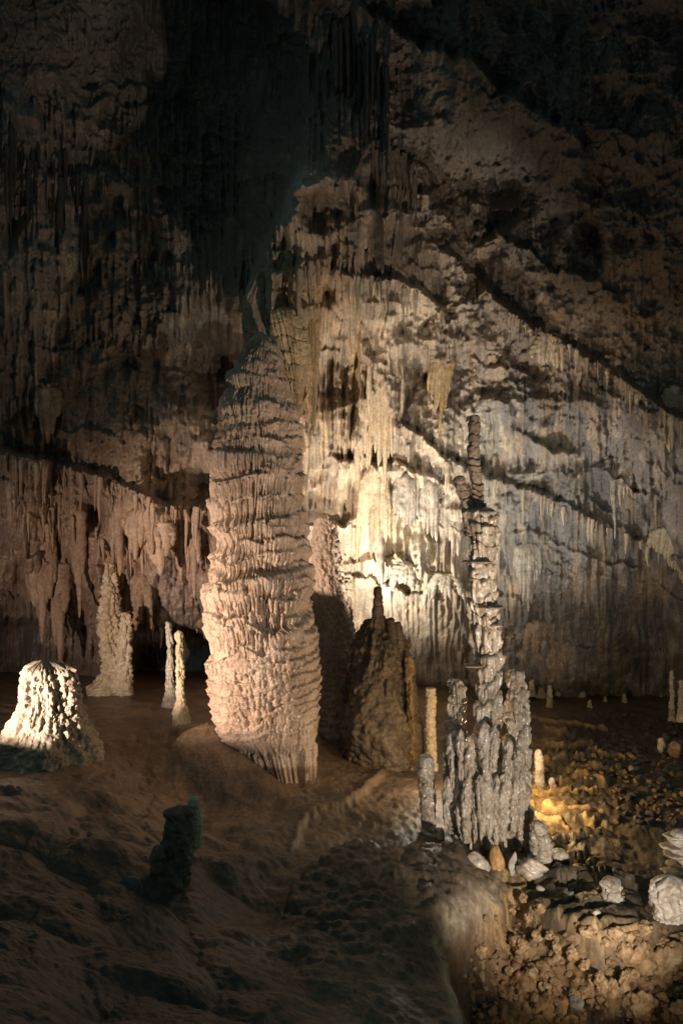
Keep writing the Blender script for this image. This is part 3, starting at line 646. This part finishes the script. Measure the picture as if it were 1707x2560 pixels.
part(sil, 'shaft', [(2014,432,474),(2026,420,482),(2050,428,480),(2080,424,484),(2110,414,480),(2140,414,484),(2180,400,478),(2220,394,474),(2250,384,474),(2310,370,484)], 9.2, M['umber'], nth=140, nz=240, stack=.012, period=.11, knob=.03, kscale=.09, lump=.22, seed=46, cap=.05)
part(sil, 'ringed_tip', [(1990,472,498),(2020,470,500),(2060,474,506),(2095,474,504),(2120,474,500)], 9.35, M['cream'], nth=90, nz=120, stack=.012, period=.05, knob=.006, kscale=.04, seed=47)
part(sil, 'shoulder', [(2112,385,412),(2140,372,420),(2180,376,420),(2250,372,428)], 9.15, M['umber'], nth=80, nz=90, knob=.02, kscale=.08, lump=.25, seed=48)
thing_shaft('stalagmite', 'low dark rounded stalagmite stub in the dim left foreground', 'stalagmite',
    [(2190,306,350),(2220,300,356),(2260,294,362)], 8.8, M['dark'], nth=70, nz=60, knob=.01, lump=.12, seed=49)

# ---- right side small ones
thing_shaft('stalagmite', 'small white ringed stalagmite lit bright among the rimstone right of the tall tower', 'stalagmite',
    [(1872,1340,1352),(1890,1336,1356),(1940,1336,1360),(1974,1338,1360),(1990,1338,1360)], 14.1, M['white'], nth=80, nz=140, stack=.018, period=.085, knob=.008, kscale=.05, seed=51)
thing_shaft('stalagmite', 'tiny white double knob stalagmite beside the bright ringed one', 'stalagmite',
    [(1943,1374,1384),(1955,1370,1388),(1970,1370,1392),(1985,1370,1392)], 14.1, M['white'], nth=50, nz=50, stack=.015, period=.1, seed=52)
small = [(1366,1380,1712,1768,20,'cream slim straight stalagmite on the far flat floor at right'),(1468,1478,1749,1768,20,'tiny pale stalagmite stub on the far floor, left of the two stubs'),(1507,1515,1740,1757,20.5,'tiny pale stalagmite stub on the far floor, right of the two stubs'),
 (1446,1458,1700,1728,21,'small pale stalagmite at the foot of the far wall beneath its fringe'),(1344,1360,1712,1730,21,'squat pale knob at the foot of the far wall just right of the tower'),(1390,1398,1711,1724,21,'tiny pale knob at the foot of the far wall, right of the slim one'),(1555,1563,1733,1752,20.5,'faint stalagmite stub at the dark foot of the far wall'),
 (1672,1684,1675,1790,18.5,'tall thin dim stalagmite close to the right edge'),(1694,1708,1700,1790,18,'dim thick stalagmite cut by the right edge'),(1322,1336,1698,1726,20.8,'leaning pale knob behind the right side shaft of the tower')]
for k, (a, b_, v0, v1, Y, lb) in enumerate(small):
    thing_shaft('stalagmite', lb, 'stalagmite', [(v0, a+4, b_-4), (v0+(v1-v0)*.3, a+1.5, b_-2), (v0+(v1-v0)*.8, a, b_), (v1, a-2, b_+2), (v1+14, a-5, b_+5)], Y, M['cream'], nth=40, nz=70, stack=.018, period=.13, knob=.02, kscale=.06, lump=.25, seed=60+k, group='small stalagmites on the far right floor')
rt = empty('stalagmite', P(1690, 2215, 10.8), 'white stalagmite of ragged stacked plates at the right edge', 'stalagmite')
part(rt, 'shaft', [(2072,1678,1712),(2100,1672,1720),(2160,1684,1722),(2230,1690,1720),(2270,1690,1720)], 10.9, M['white'], nth=120, nz=200, stack=.05, period=.10, knob=.02, kscale=.06, lump=.1, seed=71)
for k, (u, v, r_) in enumerate([(1690,2090,.14),(1684,2116,.16),(1696,2135,.17),(1690,2160,.12),(1686,2178,.14),(1700,2192,.12)]): plate(rt, u, v, 10.9, r_, M['white'], 20+k)
thing_shaft('cauliflower_stalagmite', 'lumpy white cauliflower shaped stalagmite mound at the lower right edge', 'stalagmite',
    [(2188,1650,1700),(2205,1636,1712),(2240,1626,1716),(2270,1632,1716),(2295,1640,1712)], 10.3, M['white'], nth=200, nz=160, knob=.045, kscale=.09, drip=.03, lump=.15, seed=72, cap=.12)
thing_shaft('stalagmite', 'grey white lumpy stalagmite knob standing alone in the dark shallow basin', 'stalagmite',
    [(2192,1510,1548),(2210,1504,1553),(2226,1512,1548),(2240,1504,1552),(2256,1504,1556),(2270,1508,1550)], 10.8, M['white'], nth=140, nz=120, stack=.025, period=.1, knob=.022, kscale=.06, lump=.12, seed=73, cap=.06)

# ================================================================== STONES
def stone(name, label, u, v, Y, sx, sy, sz, rot, mat, seed, group=None, rough=.18, facet=False, cat='stone', on=True):
    nt_, np_ = 40, 26
    th = np.linspace(0, 2*math.pi, nt_, endpoint=False); ph = np.linspace(.03, math.pi-.03, np_)
    TH, PH = np.meshgrid(th, ph)
    x = np.sin(PH)*np.cos(TH); y = np.sin(PH)*np.sin(TH); z = np.cos(PH)
    n = 1+rough*1.5*fbm(x*1.4+seed*3.1+z, y*1.4+z*1.7, 3, seed)+rough*.8*fbm(x*4+z*3, y*4-z*3, 4, seed+3)
    if facet:
        rf = np.random.RandomState(seed)
        for _ in range(9):
            d = rf.normal(size=3); d /= np.linalg.norm(d); dot = (x*d[0]+y*d[1]+z*d[2])*n
            n = np.where(dot > .62, n*.62/np.maximum(dot, 1e-3), n)
    co = np.stack([x*n*sx, y*n*sy, z*n*sz], -1)
    o = link(name, mesh_np(name, co, gridq(np_, nt_, True)[:, ::-1]), mat)
    o.location = P(u, v, Y); o.rotation_euler = rot
    return tag(o, label, cat, group)
px12 = 12/F
stone('stone', 'upright orange brown cylinder of broken calcite leaning at the foot of the tower', 1241, 2158, 11.2, .085, .085, .215, (0, -.12, 0), M['orange'], 1, rough=.12)
stone('stone', 'thin white broken calcite rod standing beside the orange cylinder', 1279, 2165, 11.15, .05, .05, .20, (0, .08, 0), M['white'], 2, rough=.2, facet=True)
stone('stone', 'grey rounded leaning stone left of the orange cylinder', 1192, 2165, 11.1, .13, .10, .17, (0, -.6, 0), M['grey'], 3, rough=.12)
stone('stone', 'broad layered grey white lump right of the thin white rod', 1325, 2170, 11.1, .17, .14, .12, (0, .15, 0), M['grey'], 4, rough=.3)
stone('stone', 'smooth grey rounded stone beside the knobbly foot', 1397, 2138, 11.6, .11, .10, .085, (0, .1, 0), M['grey'], 5, rough=.08)
stone('stone', 'small pale stone chip below the smooth grey stone', 1396, 2163, 11.4, .06, .04, .03, (0, 0, 0), M['white'], 6, rough=.2, facet=True)
stone('stone', 'flat white elongated slab in the dark basin', 1418, 2240, 10.8, .115, .06, .04, (0, -.15, .2), M['white'], 7, rough=.2, facet=True)
stone('stone', 'small white stone left of the flat slab', 1348, 2220, 10.9, .055, .04, .035, (0, .2, 0), M['white'], 8, rough=.2, facet=True)
stone('stone', 'little angular white chip near the basin rim', 1488, 2283, 10.35, .055, .04, .045, (0, -.3, 0), M['white'], 9, rough=.2, facet=True)
stone('stone', 'thin pale slab on the basin rim at right', 1651, 2287, 10.2, .08, .05, .025, (0, .15, 0), M['white'], 10, rough=.2, facet=True)
stone('boulder', 'tan angular block leaning at the right beyond the dark rubble', 1684, 1871, 16.0, .14, .12, .18, (0, -.25, .3), M['tan'], 11, rough=.15, facet=True, cat='boulder')
stone('stone', 'pale knobbly stone left of the tan angular block', 1652, 1862, 16, .055, .05, .11, (0, .1, 0), M['cream'], 12, rough=.3)
stone('stone', 'small round white stone among the dark rubble', 1577, 1921, 15, .05, .05, .05, (0, 0, 0), M['white'], 13, rough=.1)
stone('stone', 'grey white craggy stone in the dark lower right pit', 1438, 2512, 8.7, .10, .08, .085, (0, .3, 0), M['dark'], 14, rough=.3, facet=True)
stone('stone', 'yellow lit slab leaning in the rimstone at right', 1578, 1890, 15.6, .11, .08, .05, (0, .5, 0), M['tan'], 15, rough=.15, facet=True)
# rounded nodules in the pit at lower right
nod = [(1660,2420,.15,.20),(1600,2400,.13,.17),(1700,2400,.14,.18),(1200,2385,.06,.07),(1610,2345,.08,.08),(1540,2355,.07,.07),(1375,2335,.05,.05),(1310,2250,.05,.06),(1650,2370,.09,.08),(1690,2350,.1,.08),(1560,2400,.08,.1),(1500,2475,.07,.12),(1530,2485,.06,.09),(1560,2470,.06,.12),(1480,2455,.06,.07),(1605,2530,.13,.12),(1695,2540,.09,.1),(1580,2450,.07,.07),(1430,2390,.07,.06),(1300,2380,.09,.08),(1290,2360,.07,.08),(1340,2350,.06,.06),(1390,2370,.05,.06),(1270,2430,.05,.05),(1330,2440,.07,.06),(1360,2470,.06,.05),(1460,2420,.06,.07),(1320,2300,.05,.05),(1280,2280,.06,.05),(1345,2280,.07,.05),(1470,2350,.08,.05),(1510,2350,.05,.05),(1570,2345,.07,.05)]
for k, (u, v, a, h) in enumerate(nod):
    x, y, z = floor_px(u, v)
    big = ['tallest rounded tan nodule near the right edge of the orange pit', 'rough tan nodule left of the tallest one in the orange pit', 'rounded tan nodule cut by the right edge of the orange pit'] 
    o = stone('nodule', big[k] if k < 3 else 'small rounded tan calcite nodule on the knobbly orange pit floor', u, v, y, a, a, h, (random.uniform(-.2, .2), random.uniform(-.2, .2), random.uniform(0, 6)), M['tan'], 100+k, 'rounded nodules in the orange pit', .34, cat='nodule')
    o.location = (x, y, z+h*.4)
def copies(protos, n, ub, vb, sr, label, group, cat, sink=.2, keep=None, rsd=1):
    rr = random.Random(rsd); k = 0; t = 0
    while k < n and t < n*20:
        t += 1; u = rr.uniform(*ub); v = rr.uniform(*vb)
        if keep and not keep(u, v): continue
        x, y, z = floor_px(u, v)
        if abs(CY-z/y*F-v) > 6: continue
        pr = protos[k % len(protos)]
        o = pr if k < len(protos) else pr.copy()
        if k >= len(protos): COL.objects.link(o)
        s = rr.uniform(*sr)
        o.location = (x, y, z+s*sink); o.scale = (s*rr.uniform(.7, 1.3), s*rr.uniform(.7, 1.3), s*rr.uniform(.5, 1.0))
        o.rotation_euler = (rr.uniform(-.5, .5), rr.uniform(-.5, .5), rr.uniform(0, 6.3))
        tag(o, label, cat, group); k += 1
def protos(name, mat, n, seed, facet=True, rough=.2):
    return [stone(name, None, 0, 0, 5, 1, 1, 1, (0, 0, 0), mat, seed+i, rough=rough, facet=facet) for i in range(n)]
copies(protos('rubble_stone', M['dark'], 5, 200), 170, (1490, 1760), (1785, 2060), (.035, .09), 'dark broken stone in the black rubble slope at the right', 'dark rubble stones at the right', 'stone', rsd=2, keep=lambda u, v: u > 1500+abs(v-1880)*.35)
copies(protos('rubble_stone', M['tan'], 4, 230), 90, (1480, 1740), (1880, 2060), (.03, .06), 'small tan pebble scattered over the dark rubble slope', 'tan pebbles on the rubble', 'stone', rsd=3)
copies(protos('clod', M['tan'], 6, 250, True, .4), 290, (1150, 1760), (2240, 2560), (.012, .065), 'small lumpy tan clod on the knobbly orange pit floor', 'lumpy clods in the orange pit', 'stone', rsd=4,
       keep=lambda u, v: v > np.interp(u, [p[0] for p in E2], [p[1] for p in E2])+14 and u > np.interp(v, [2215, 2300, 2400, 2560], [1270, 1200, 1125, 1180])+10)
copies(protos('rimstone_pebble', M['tan'], 3, 270, False), 60, (1255, 1480), (1870, 1950), (.02, .045), 'little yellow pebble between the lit rimstone ridges', 'yellow pebbles by the rimstone', 'stone', rsd=5)
copies(protos('basin_pebble', M['tan'], 3, 280), 22, (1440, 1560), (2215, 2262), (.02, .04), 'little brown chip lying in the dark basin', 'brown chips in the dark basin', 'stone', rsd=6)

# ================================================================== HANGING FORMATIONS
def tube(path, rad, n=8, ph=0.):
    """path (k,3), rad (k,) -> verts, quads"""
    k = len(path); a = np.linspace(0, 2*math.pi, n, endpoint=False)+ph
    co = np.stack([path[:, None, 0]+rad[:, None]*np.cos(a), path[:, None, 1]+rad[:, None]*np.sin(a), np.repeat(path[:, None, 2], n, 1)], -1)
    return co.reshape(-1, 3), gridq(k, n, True)[:, ::-1]
def merge(parts):
    off = 0; cs_ = []; qs = []
    for c, q in parts: cs_.append(c); qs.append(q+off); off += len(c)
    return np.concatenate(cs_), np.concatenate(qs)
rd = np.random.RandomState(33)
def drapery(label, u, v0, v1, w, mat, n=None, Y=None, fan=.25, thick=.45, shape='fan', name='drapery', group=None, skew=0, cat='drapery', wt=1.):
    """curtain of fused ribs hanging from (u, v0); w = full width px, v1 = longest tip"""
    Y = Y or max(wallY(u, v0+3), wallY(u-w*.3, v0+6), wallY(u+w*.3, v0+6))+.10
    s = Y/F; n = max(4, int(n*.72)) if n else max(4, int(w/7)); wt = wt*1.5; L = (v1-v0)*s; W = w*s
    parts = []
    k = 26
    for i in range(n):
        a = (i+.5)/n*2-1+rd.uniform(-.3, .3)/n
        if shape == 'fan': ln = L*(1-.55*abs(a)**1.5)*rd.uniform(.7, 1)
        elif shape == 'left': ln = L*(.35+.65*(1-(a+1)/2))*rd.uniform(.85, 1)
        elif shape == 'right': ln = L*(.35+.65*(a+1)/2)*rd.uniform(.85, 1)
        else: ln = L*rd.uniform(.45, 1)
        if i == n//2 and shape == 'fan': ln = L
        t = np.linspace(0, 1, k)
        x = W/2*a*(np.clip(t/.12, 0, 1)**.5*(1-fan)+fan*.3+fan*.7*np.sin(np.clip(t*1.4, 0, 1.57)))+skew*s*t+.01*np.sin(t*7+i)
        y = -thick*W/2*np.sqrt(max(0, 1-a*a))*np.sin(np.clip(t*9, 0, 1.57))*(1-.7*t)+.004*np.sin(t*11+i)
        z = -ln*t+(.35*W*(np.sqrt(max(0, 1-a*a))-1)*.6)
        r0 = W/n*rd.uniform(.75, 1.3)*wt
        r = r0*(1-t)**.45*(.5+.5*np.sqrt(np.clip(t/.08, 0, 1)))*(1+.08*np.sin(t*30+i*2)); r[-1] = r0*.03; r[0] = r0*.03
        parts.append(tube(np.stack([x, y, z], -1), r, 9, i))
    # rounded cap the ribs grow from
    tt = np.linspace(0, math.pi, 14); a = np.linspace(0, 2*math.pi, 28, endpoint=False)
    A, T_ = np.meshgrid(a, tt)
    cr = 1+.45*fbm(np.cos(A)*1.6+u, T_*1.5+np.sin(A)*1.6, 3, int(u))
    co = np.stack([W*.36*np.sin(T_)*np.cos(A)*cr, W*thick*.34*np.sin(T_)*np.sin(A)*cr, W*.16*np.cos(T_)*cr-W*.20], -1).reshape(-1, 3)
    parts.append((co, gridq(14, 28, True)[:, ::-1]))
    c, q = merge(parts)
    o = link(name, mesh_np(name, c, q), mat); o.location = P(u, v0, Y)
    return tag(o, label, cat, group)
M['ribs'] = rock('tan_ribbed_calcite', [(.36, .25, .14), (.52, .38, .22), (.62, .50, .34)], 4, .5, .5, 35, False, .2)
thing_shaft('drapery', 'long smooth tan curtain hanging from the hollow down to the top of the great column', 'drapery',
    [(535,722,742),(560,712,748),(620,704,754),(700,694,756),(760,690,760),(830,696,764),(880,706,766),(940,716,758),(1000,730,750),(1050,739,744)], 15.2, M['ribs'], nth=200, nz=300, flute=.02, drip=.05, n_drip=60, lump=.25, seed=81, squash=.7)
thing_shaft('drapery', 'short dark banded curtain with a scaly cap over the shoulder of the great column', 'drapery',
    [(768,696,722),(782,682,744),(810,680,758),(840,688,766),(880,700,768),(930,716,758),(985,732,748)], 14.6, M['ribs'], nth=180, nz=200, stack=.03, period=.16, flute=.018, drip=.03, lump=.2, seed=82)
thing_shaft('drapery', 'slim tan curtain with a rounded tip right of the long curtain', 'drapery',
    [(640,772,800),(700,766,806),(800,768,802),(900,768,796),(1000,770,791),(1050,774,788),(1076,779,783)], 15.7, M['ribs'], nth=140, nz=300, flute=.015, drip=.03, n_drip=30, lump=.15, seed=83, squash=.7)
thing_shaft('drapery', 'flat tan curtain strip reaching down to the pointed crown of the great column', 'drapery',
    [(680,646,664),(720,626,672),(760,608,678),(800,606,690),(840,614,698),(880,630,700)], 15.0, M['brown'], nth=160, nz=160, flute=.02, drip=.04, lump=.25, seed=84, squash=.6)
drapery('pale fan of long cream stalactites on the lit wall', 962, 872, 1215, 88, M['cream'], 16)
drapery('orange brown fan shaped drapery on the lit wall', 1106, 886, 1085, 58, M['ochre'], 12, skew=-12)
drapery('white drapery partly hidden behind the tip of the tall tower', 1204, 1014, 1110, 34, M['white'], 7, shape='right')
drapery('long glowing ochre curtain above the hidden lamp', 932, 1165, 1400, 90, M['cream'], 17, fan=.7, shape='any')
drapery('narrow white tapering stalactite ending above the dark cone', 950, 1310, 1466, 20, M['white'], 4, wt=1.4)
drapery('cream curtain of ribs below the pale fan, left half', 925, 1000, 1200, 70, M['cream'], 13, shape='any')
drapery('white tasselled drapery on the grey right wall beside the tower', 1316, 1350, 1530, 68, M['white'], 14)
drapery('broad cream fan drapery at the right edge', 1664, 1310, 1462, 92, M['cream'], 18, fan=.4, shape='right')
drapery('thin pointed white blade hanging on the right wall, longer of the leaf pair', 1560, 1160, 1296, 34, M['white'], 6, shape='left', fan=.2)
drapery('thin pale strip hanging on the right wall, left of the pointed blade', 1533, 1150, 1350, 14, M['white'], 4)
drapery('small pale fan high on the right wall', 1592, 922, 990, 38, M['cream'], 8)
drapery('large pale hanging tassel at the right edge under the dark gap', 1682, 960, 1080, 66, M['cream'], 12)
drapery('short pale tassel low between the right edge tassel and the wall fan', 1668, 1068, 1130, 20, M['cream'], 5)
drapery('bright white fringe cluster on the diagonal ledge high right', 1370, 830, 930, 90, M['cream'], 18, fan=.6, shape='any')
drapery('small white drop hanging left of the diagonal ledge', 1194, 770, 860, 18, M['cream'], 4)
drapery('cream ribbed curtain right of the ochre curtain, nearest to it', 1010, 1180, 1330, 60, M['white'], 11, shape='any', fan=.7)
drapery('white ribbed curtain second right of the ochre curtain', 1068, 1195, 1350, 50, M['white'], 10, shape='any', fan=.7)
drapery('white ribbed curtain close to the left side of the tower', 1126, 1225, 1400, 46, M['white'], 9, shape='any', fan=.7)
drapery('low white fringe above the sloping lit rock left of the tower', 1110, 1425, 1500, 110, M['white'], 18, shape='any', fan=.8)
drapery('low white fringe under the ribbed curtains near the lamp', 1010, 1400, 1480, 70, M['white'], 12, shape='any', fan=.8)
drapery('pale ribs at the left of the lamp glow beside the leaning stalagmite', 850, 1270, 1390, 50, M['cream'], 9, shape='any', fan=.7)
drapery('grey pendant with ribs at the far wall foot right of the tower', 1348, 1545, 1640, 80, M['brown'], 13, shape='any', fan=.7)
# left wall
M['rust'] = rock('rusty_calcite', [(.26, .16, .11), (.40, .28, .20), (.52, .40, .31)], 3, .6, .6, 30, False, .4)
B_, M['brown'] = M['brown'], M['rust']
drapery('smooth pink grey hanging shield on the left wall near the great column', 402, 1300, 1440, 62, M['peach'], 7, fan=.5, wt=1.6)
drapery('slim knobbly lit pendant column on the left wall', 196, 1270, 1545, 26, M['brown'], 4, fan=.6, wt=1.5)
drapery('reddish bundle of long ribs hanging over the dark left recess', 108, 1330, 1610, 74, M['brown'], 10, fan=.7, wt=1.3)
drapery('second reddish bundle of thick ribs right of the left recess', 146, 1400, 1660, 40, M['brown'], 5, fan=.7, wt=1.4)
drapery('long thin dark stalactite near the left edge', 26, 1180, 1310, 18, M['brown'], 3)
drapery('tan rib pendant above the rough twin stalagmites', 296, 1250, 1440, 26, M['brown'], 4, fan=.6, wt=1.4)
drapery('orange ribbed curtain hanging from the left ledge near the great column', 360, 1262, 1400, 90, M['brown'], 15, fan=.7, shape='any')
drapery('ragged curtain right of the orange one, beside the great column', 470, 1310, 1500, 60, M['brown'], 10, fan=.7, shape='any')
drapery('curtain of tan ribs low above the thin stalagmites', 350, 1430, 1590, 70, M['brown'], 10, fan=.7, shape='any')
drapery('dark ribbed pendant high on the left wall', 120, 960, 1110, 60, M['brown'], 8, fan=.6)
drapery('faint ribbed pendant in the middle of the left wall', 300, 980, 1180, 50, M['brown'], 7, fan=.7)
M['brown'] = B_; M['dim'] = rock('dim_limestone', [(.03, .03, .028), (.055, .05, .045), (.08, .07, .06)], 4, .6, .7, 25); D_, M['dark'] = M['dark'], M['dim']
drapery('narrow brown curtain right of the ring shaped hollow', 925, 520, 720, 70, M['brown'], 12, fan=.8, shape='any', Y=15.7)

M['dark'] = D_
# individual small stalactites in fringes
def stal_proto(seed, mat, nm='stalactite'):
    r_ = np.random.RandomState(seed); t = np.linspace(0, 1, 16)
    rad = .11*(1-t)**.6*(1+.12*np.sin(t*20+seed)); rad[-1] = .003; rad[0] = .09
    x = .02*np.sin(t*5+seed); path = np.stack([x, .02*np.cos(t*4+seed), -t], -1)
    c, q = tube(path, rad, 9)
    return link(nm, mesh_np(nm, c, q), mat)
def fringe(line, n, lr, mat, label, group, seed, off=.05, vj=10, fat=1., Y=None):
    rr = random.Random(seed); xs = [p[0] for p in line]; ys = [p[1] for p in line]
    pr = [stal_proto(seed+i, mat) for i in range(3)]
    for k in range(n):
        u = xs[0]+(xs[-1]-xs[0])*min(1, max(0, (k+.5)/n+.035*math.sin(k*.9+seed)+rr.uniform(-.03, .03))); v = float(np.interp(u, xs, ys))+rr.uniform(-vj*.4, vj)
        o = pr[k] if k < 3 else pr[k % 3].copy()
        if k >= 3: COL.objects.link(o)
        Yw = min(wallY(u, v), wallY(u, v+8), wallY(u, v+20))-off if Y is None else Y
        L = (lr[0]*.6+(lr[1]*1.25-lr[0]*.6)*rr.random()**2)*Yw/F; w = fat*L**.5*rr.uniform(.25, .75)
        o.location = P(u, v, Yw); o.scale = (w, w, L); tag(o, label, 'stalactite', group)
fringe(L_left[1:], 60, (35, 105), M['rust'], 'small tan stalactite in the fringe under the long left wall ledge', 'fringe under the left ledge', 301)
fringe([(20, 1240), (250, 1320), (500, 1350)], 30, (40, 100), M['rust'], 'small stalactite in the second row below the left wall ledge', 'second fringe on the left wall', 311, vj=40)
fringe(L_r1[1:], 46, (25, 65), M['cream'], 'small cream stalactite in the fringe crossing the grey right wall', 'fringe across the right wall', 321)
fringe(L_r3[2:], 30, (25, 70), M['cream'], 'small pale stalactite on the high diagonal ledge at right', 'fringe on the high diagonal ledge', 331)
fringe([(868, 690), (960, 690), (1040, 730)], 22, (20, 60), M['cream'], 'small cream stalactite above the bright rock in the wall centre', 'fringe above the bright rock', 341)
fringe([(340, 1565), (430, 1560), (520, 1580)], 12, (15, 50), M['grey'], 'small grey stalactite on the brink of the low dark recess by the great column', 'fringe over the low recess', 351)
fringe([(330, 650), (450, 660), (570, 690)], 16, (25, 80), M['brown'], 'thin dim stalactite high above the left wall', 'dim fringe high on the left', 361)
fringe([(720, 690), (800, 640), (900, 640)], 16, (50, 110), M['brown'], 'brown stalactite hanging right of the tall curtains', 'brown fringe by the tall curtains', 371)
fringe([(5, 300), (90, 360), (220, 430)], 24, (110, 280), M['dim'], 'long dim stalactite hanging at the far upper left', 'dim long fringe at the upper left', 391, vj=60, fat=.7)
fringe([(840, 40), (900, 90), (975, 130)], 20, (140, 320), M['dim'], 'long dark stalactite hanging from the roof at upper centre', 'dark roof fringe at upper centre', 401, vj=70, fat=.7)
fringe([(930, 350), (985, 370), (1040, 410)], 20, (70, 160), M['umber'], 'dark stalactite in front of the speckled wall right of the ring', 'dark fringe by the speckled wall', 411, vj=40)
fringe([(0, 1475), (60, 1490), (100, 1520)], 6, (25, 60), M['dark'], 'dark stalactite over the black recess at the left edge', 'fringe over the left recess', 381)

# ================================================================== LIGHT
def spot(name, loc, target, W, col, size=60, blend=.3, rad=.08):
    l = bpy.data.lights.new(name, 'SPOT'); l.energy = W; l.color = col; l.spot_size = math.radians(size); l.spot_blend = blend; l.shadow_soft_size = rad
    o = bpy.data.objects.new(name, l); COL.objects.link(o); o.location = loc
    import mathutils
    d = mathutils.Vector(target)-mathutils.Vector(loc); o.rotation_euler = d.to_track_quat('-Z', 'Y').to_euler()
    return o
def point(name, loc, W, col, rad=.06):
    l = bpy.data.lights.new(name, 'POINT'); l.energy = W; l.color = col; l.shadow_soft_size = rad
    o = bpy.data.objects.new(name, l); COL.objects.link(o); o.location = loc
    return o
WARM = (1, .80, .62); PINK = (1, .77, .60); NEU = (1, .93, .88); YEL = (1, .89, .72); ORA = (1, .66, .30)
spot('lamp_or_fill_spot', (LX, LY, LZ), P(480, 1620, 15), 4800, PINK, 66, 1., .04)
spot('lamp_or_fill_spot', (LX-.2, LY+.1, LZ+.05), (-4.3, 20, -2.2), 1700, (1, .76, .60), 52, 1., .05)  # second spot added beside the left lamp to brighten the wall
spot('lamp_or_fill_spot', P(890, 1580, 18.6), P(980, 1300, 20.5), 400, YEL, 150, .6, .08)
spot('lamp_or_fill_spot', P(955, 1625, 16.35), P(965, 1100, 18), 850, YEL, 84, 1., .08)  # second spot added to carry the hidden lamp's light higher
point('lamp_bulb', P(1116, 1905, 13.3), 26, YEL, .05)
spot('lamp_or_fill_spot', (3.0, 7.4, -4.0), P(1270, 1880, 12), 560, (1, .88, .76), 80, .8, .05)
spot('lamp_or_fill_spot', (3.0, 7.4, -3.9), P(740, 740, 15), 1300, WARM, 50, 1., .1)  # fill added to brighten the curtains above the column
point('lamp_bulb', (2.32, 12.9, floor_at(2.32, 12.9)+.75), 115, ORA, .05)
spot('lamp_or_fill_spot', P(1200, 1700, 15.5), P(1330, 1180, 18), 400, (1, .95, .88), 90, 1., .15)
spot('lamp_or_fill_spot', (4.0, 3.0, -1.0), P(1350, 450, 15), 90, NEU, 60, 1., .8)
spot('lamp_or_fill_spot', (1.0, 8.0, 3.5), P(840, 2000, 13), 190, WARM, 40, 1., .2)  # overhead fill added for the middle of the floor
spot('lamp_or_fill_spot', (2.5, 7.3, -4.2), P(1500, 2300, 10), 30, ORA, 120, 1., .05)  # orange fill added to brighten the pit
w = bpy.data.worlds.new('World'); S.world = w; w.use_nodes = True
bg = w.node_tree.nodes['Background']; bg.inputs[0].default_value = (.48, .85, .88, 1); bg.inputs[1].default_value = .088

cam = bpy.data.cameras.new('camera'); co_ = bpy.data.objects.new('camera', cam); COL.objects.link(co_)
co_.location = (0, 0, 0); co_.rotation_euler = (math.pi/2, 0, 0)
cam.sensor_fit = 'VERTICAL'; cam.angle_y = 2*math.atan(1280/F); cam.sensor_fit = 'VERTICAL'
cam.clip_start = .05; cam.clip_end = 200
S.camera = co_
S.view_settings.view_transform = 'Standard'; S.view_settings.look = 'None'; S.view_settings.exposure = 0; S.view_settings.gamma = 1
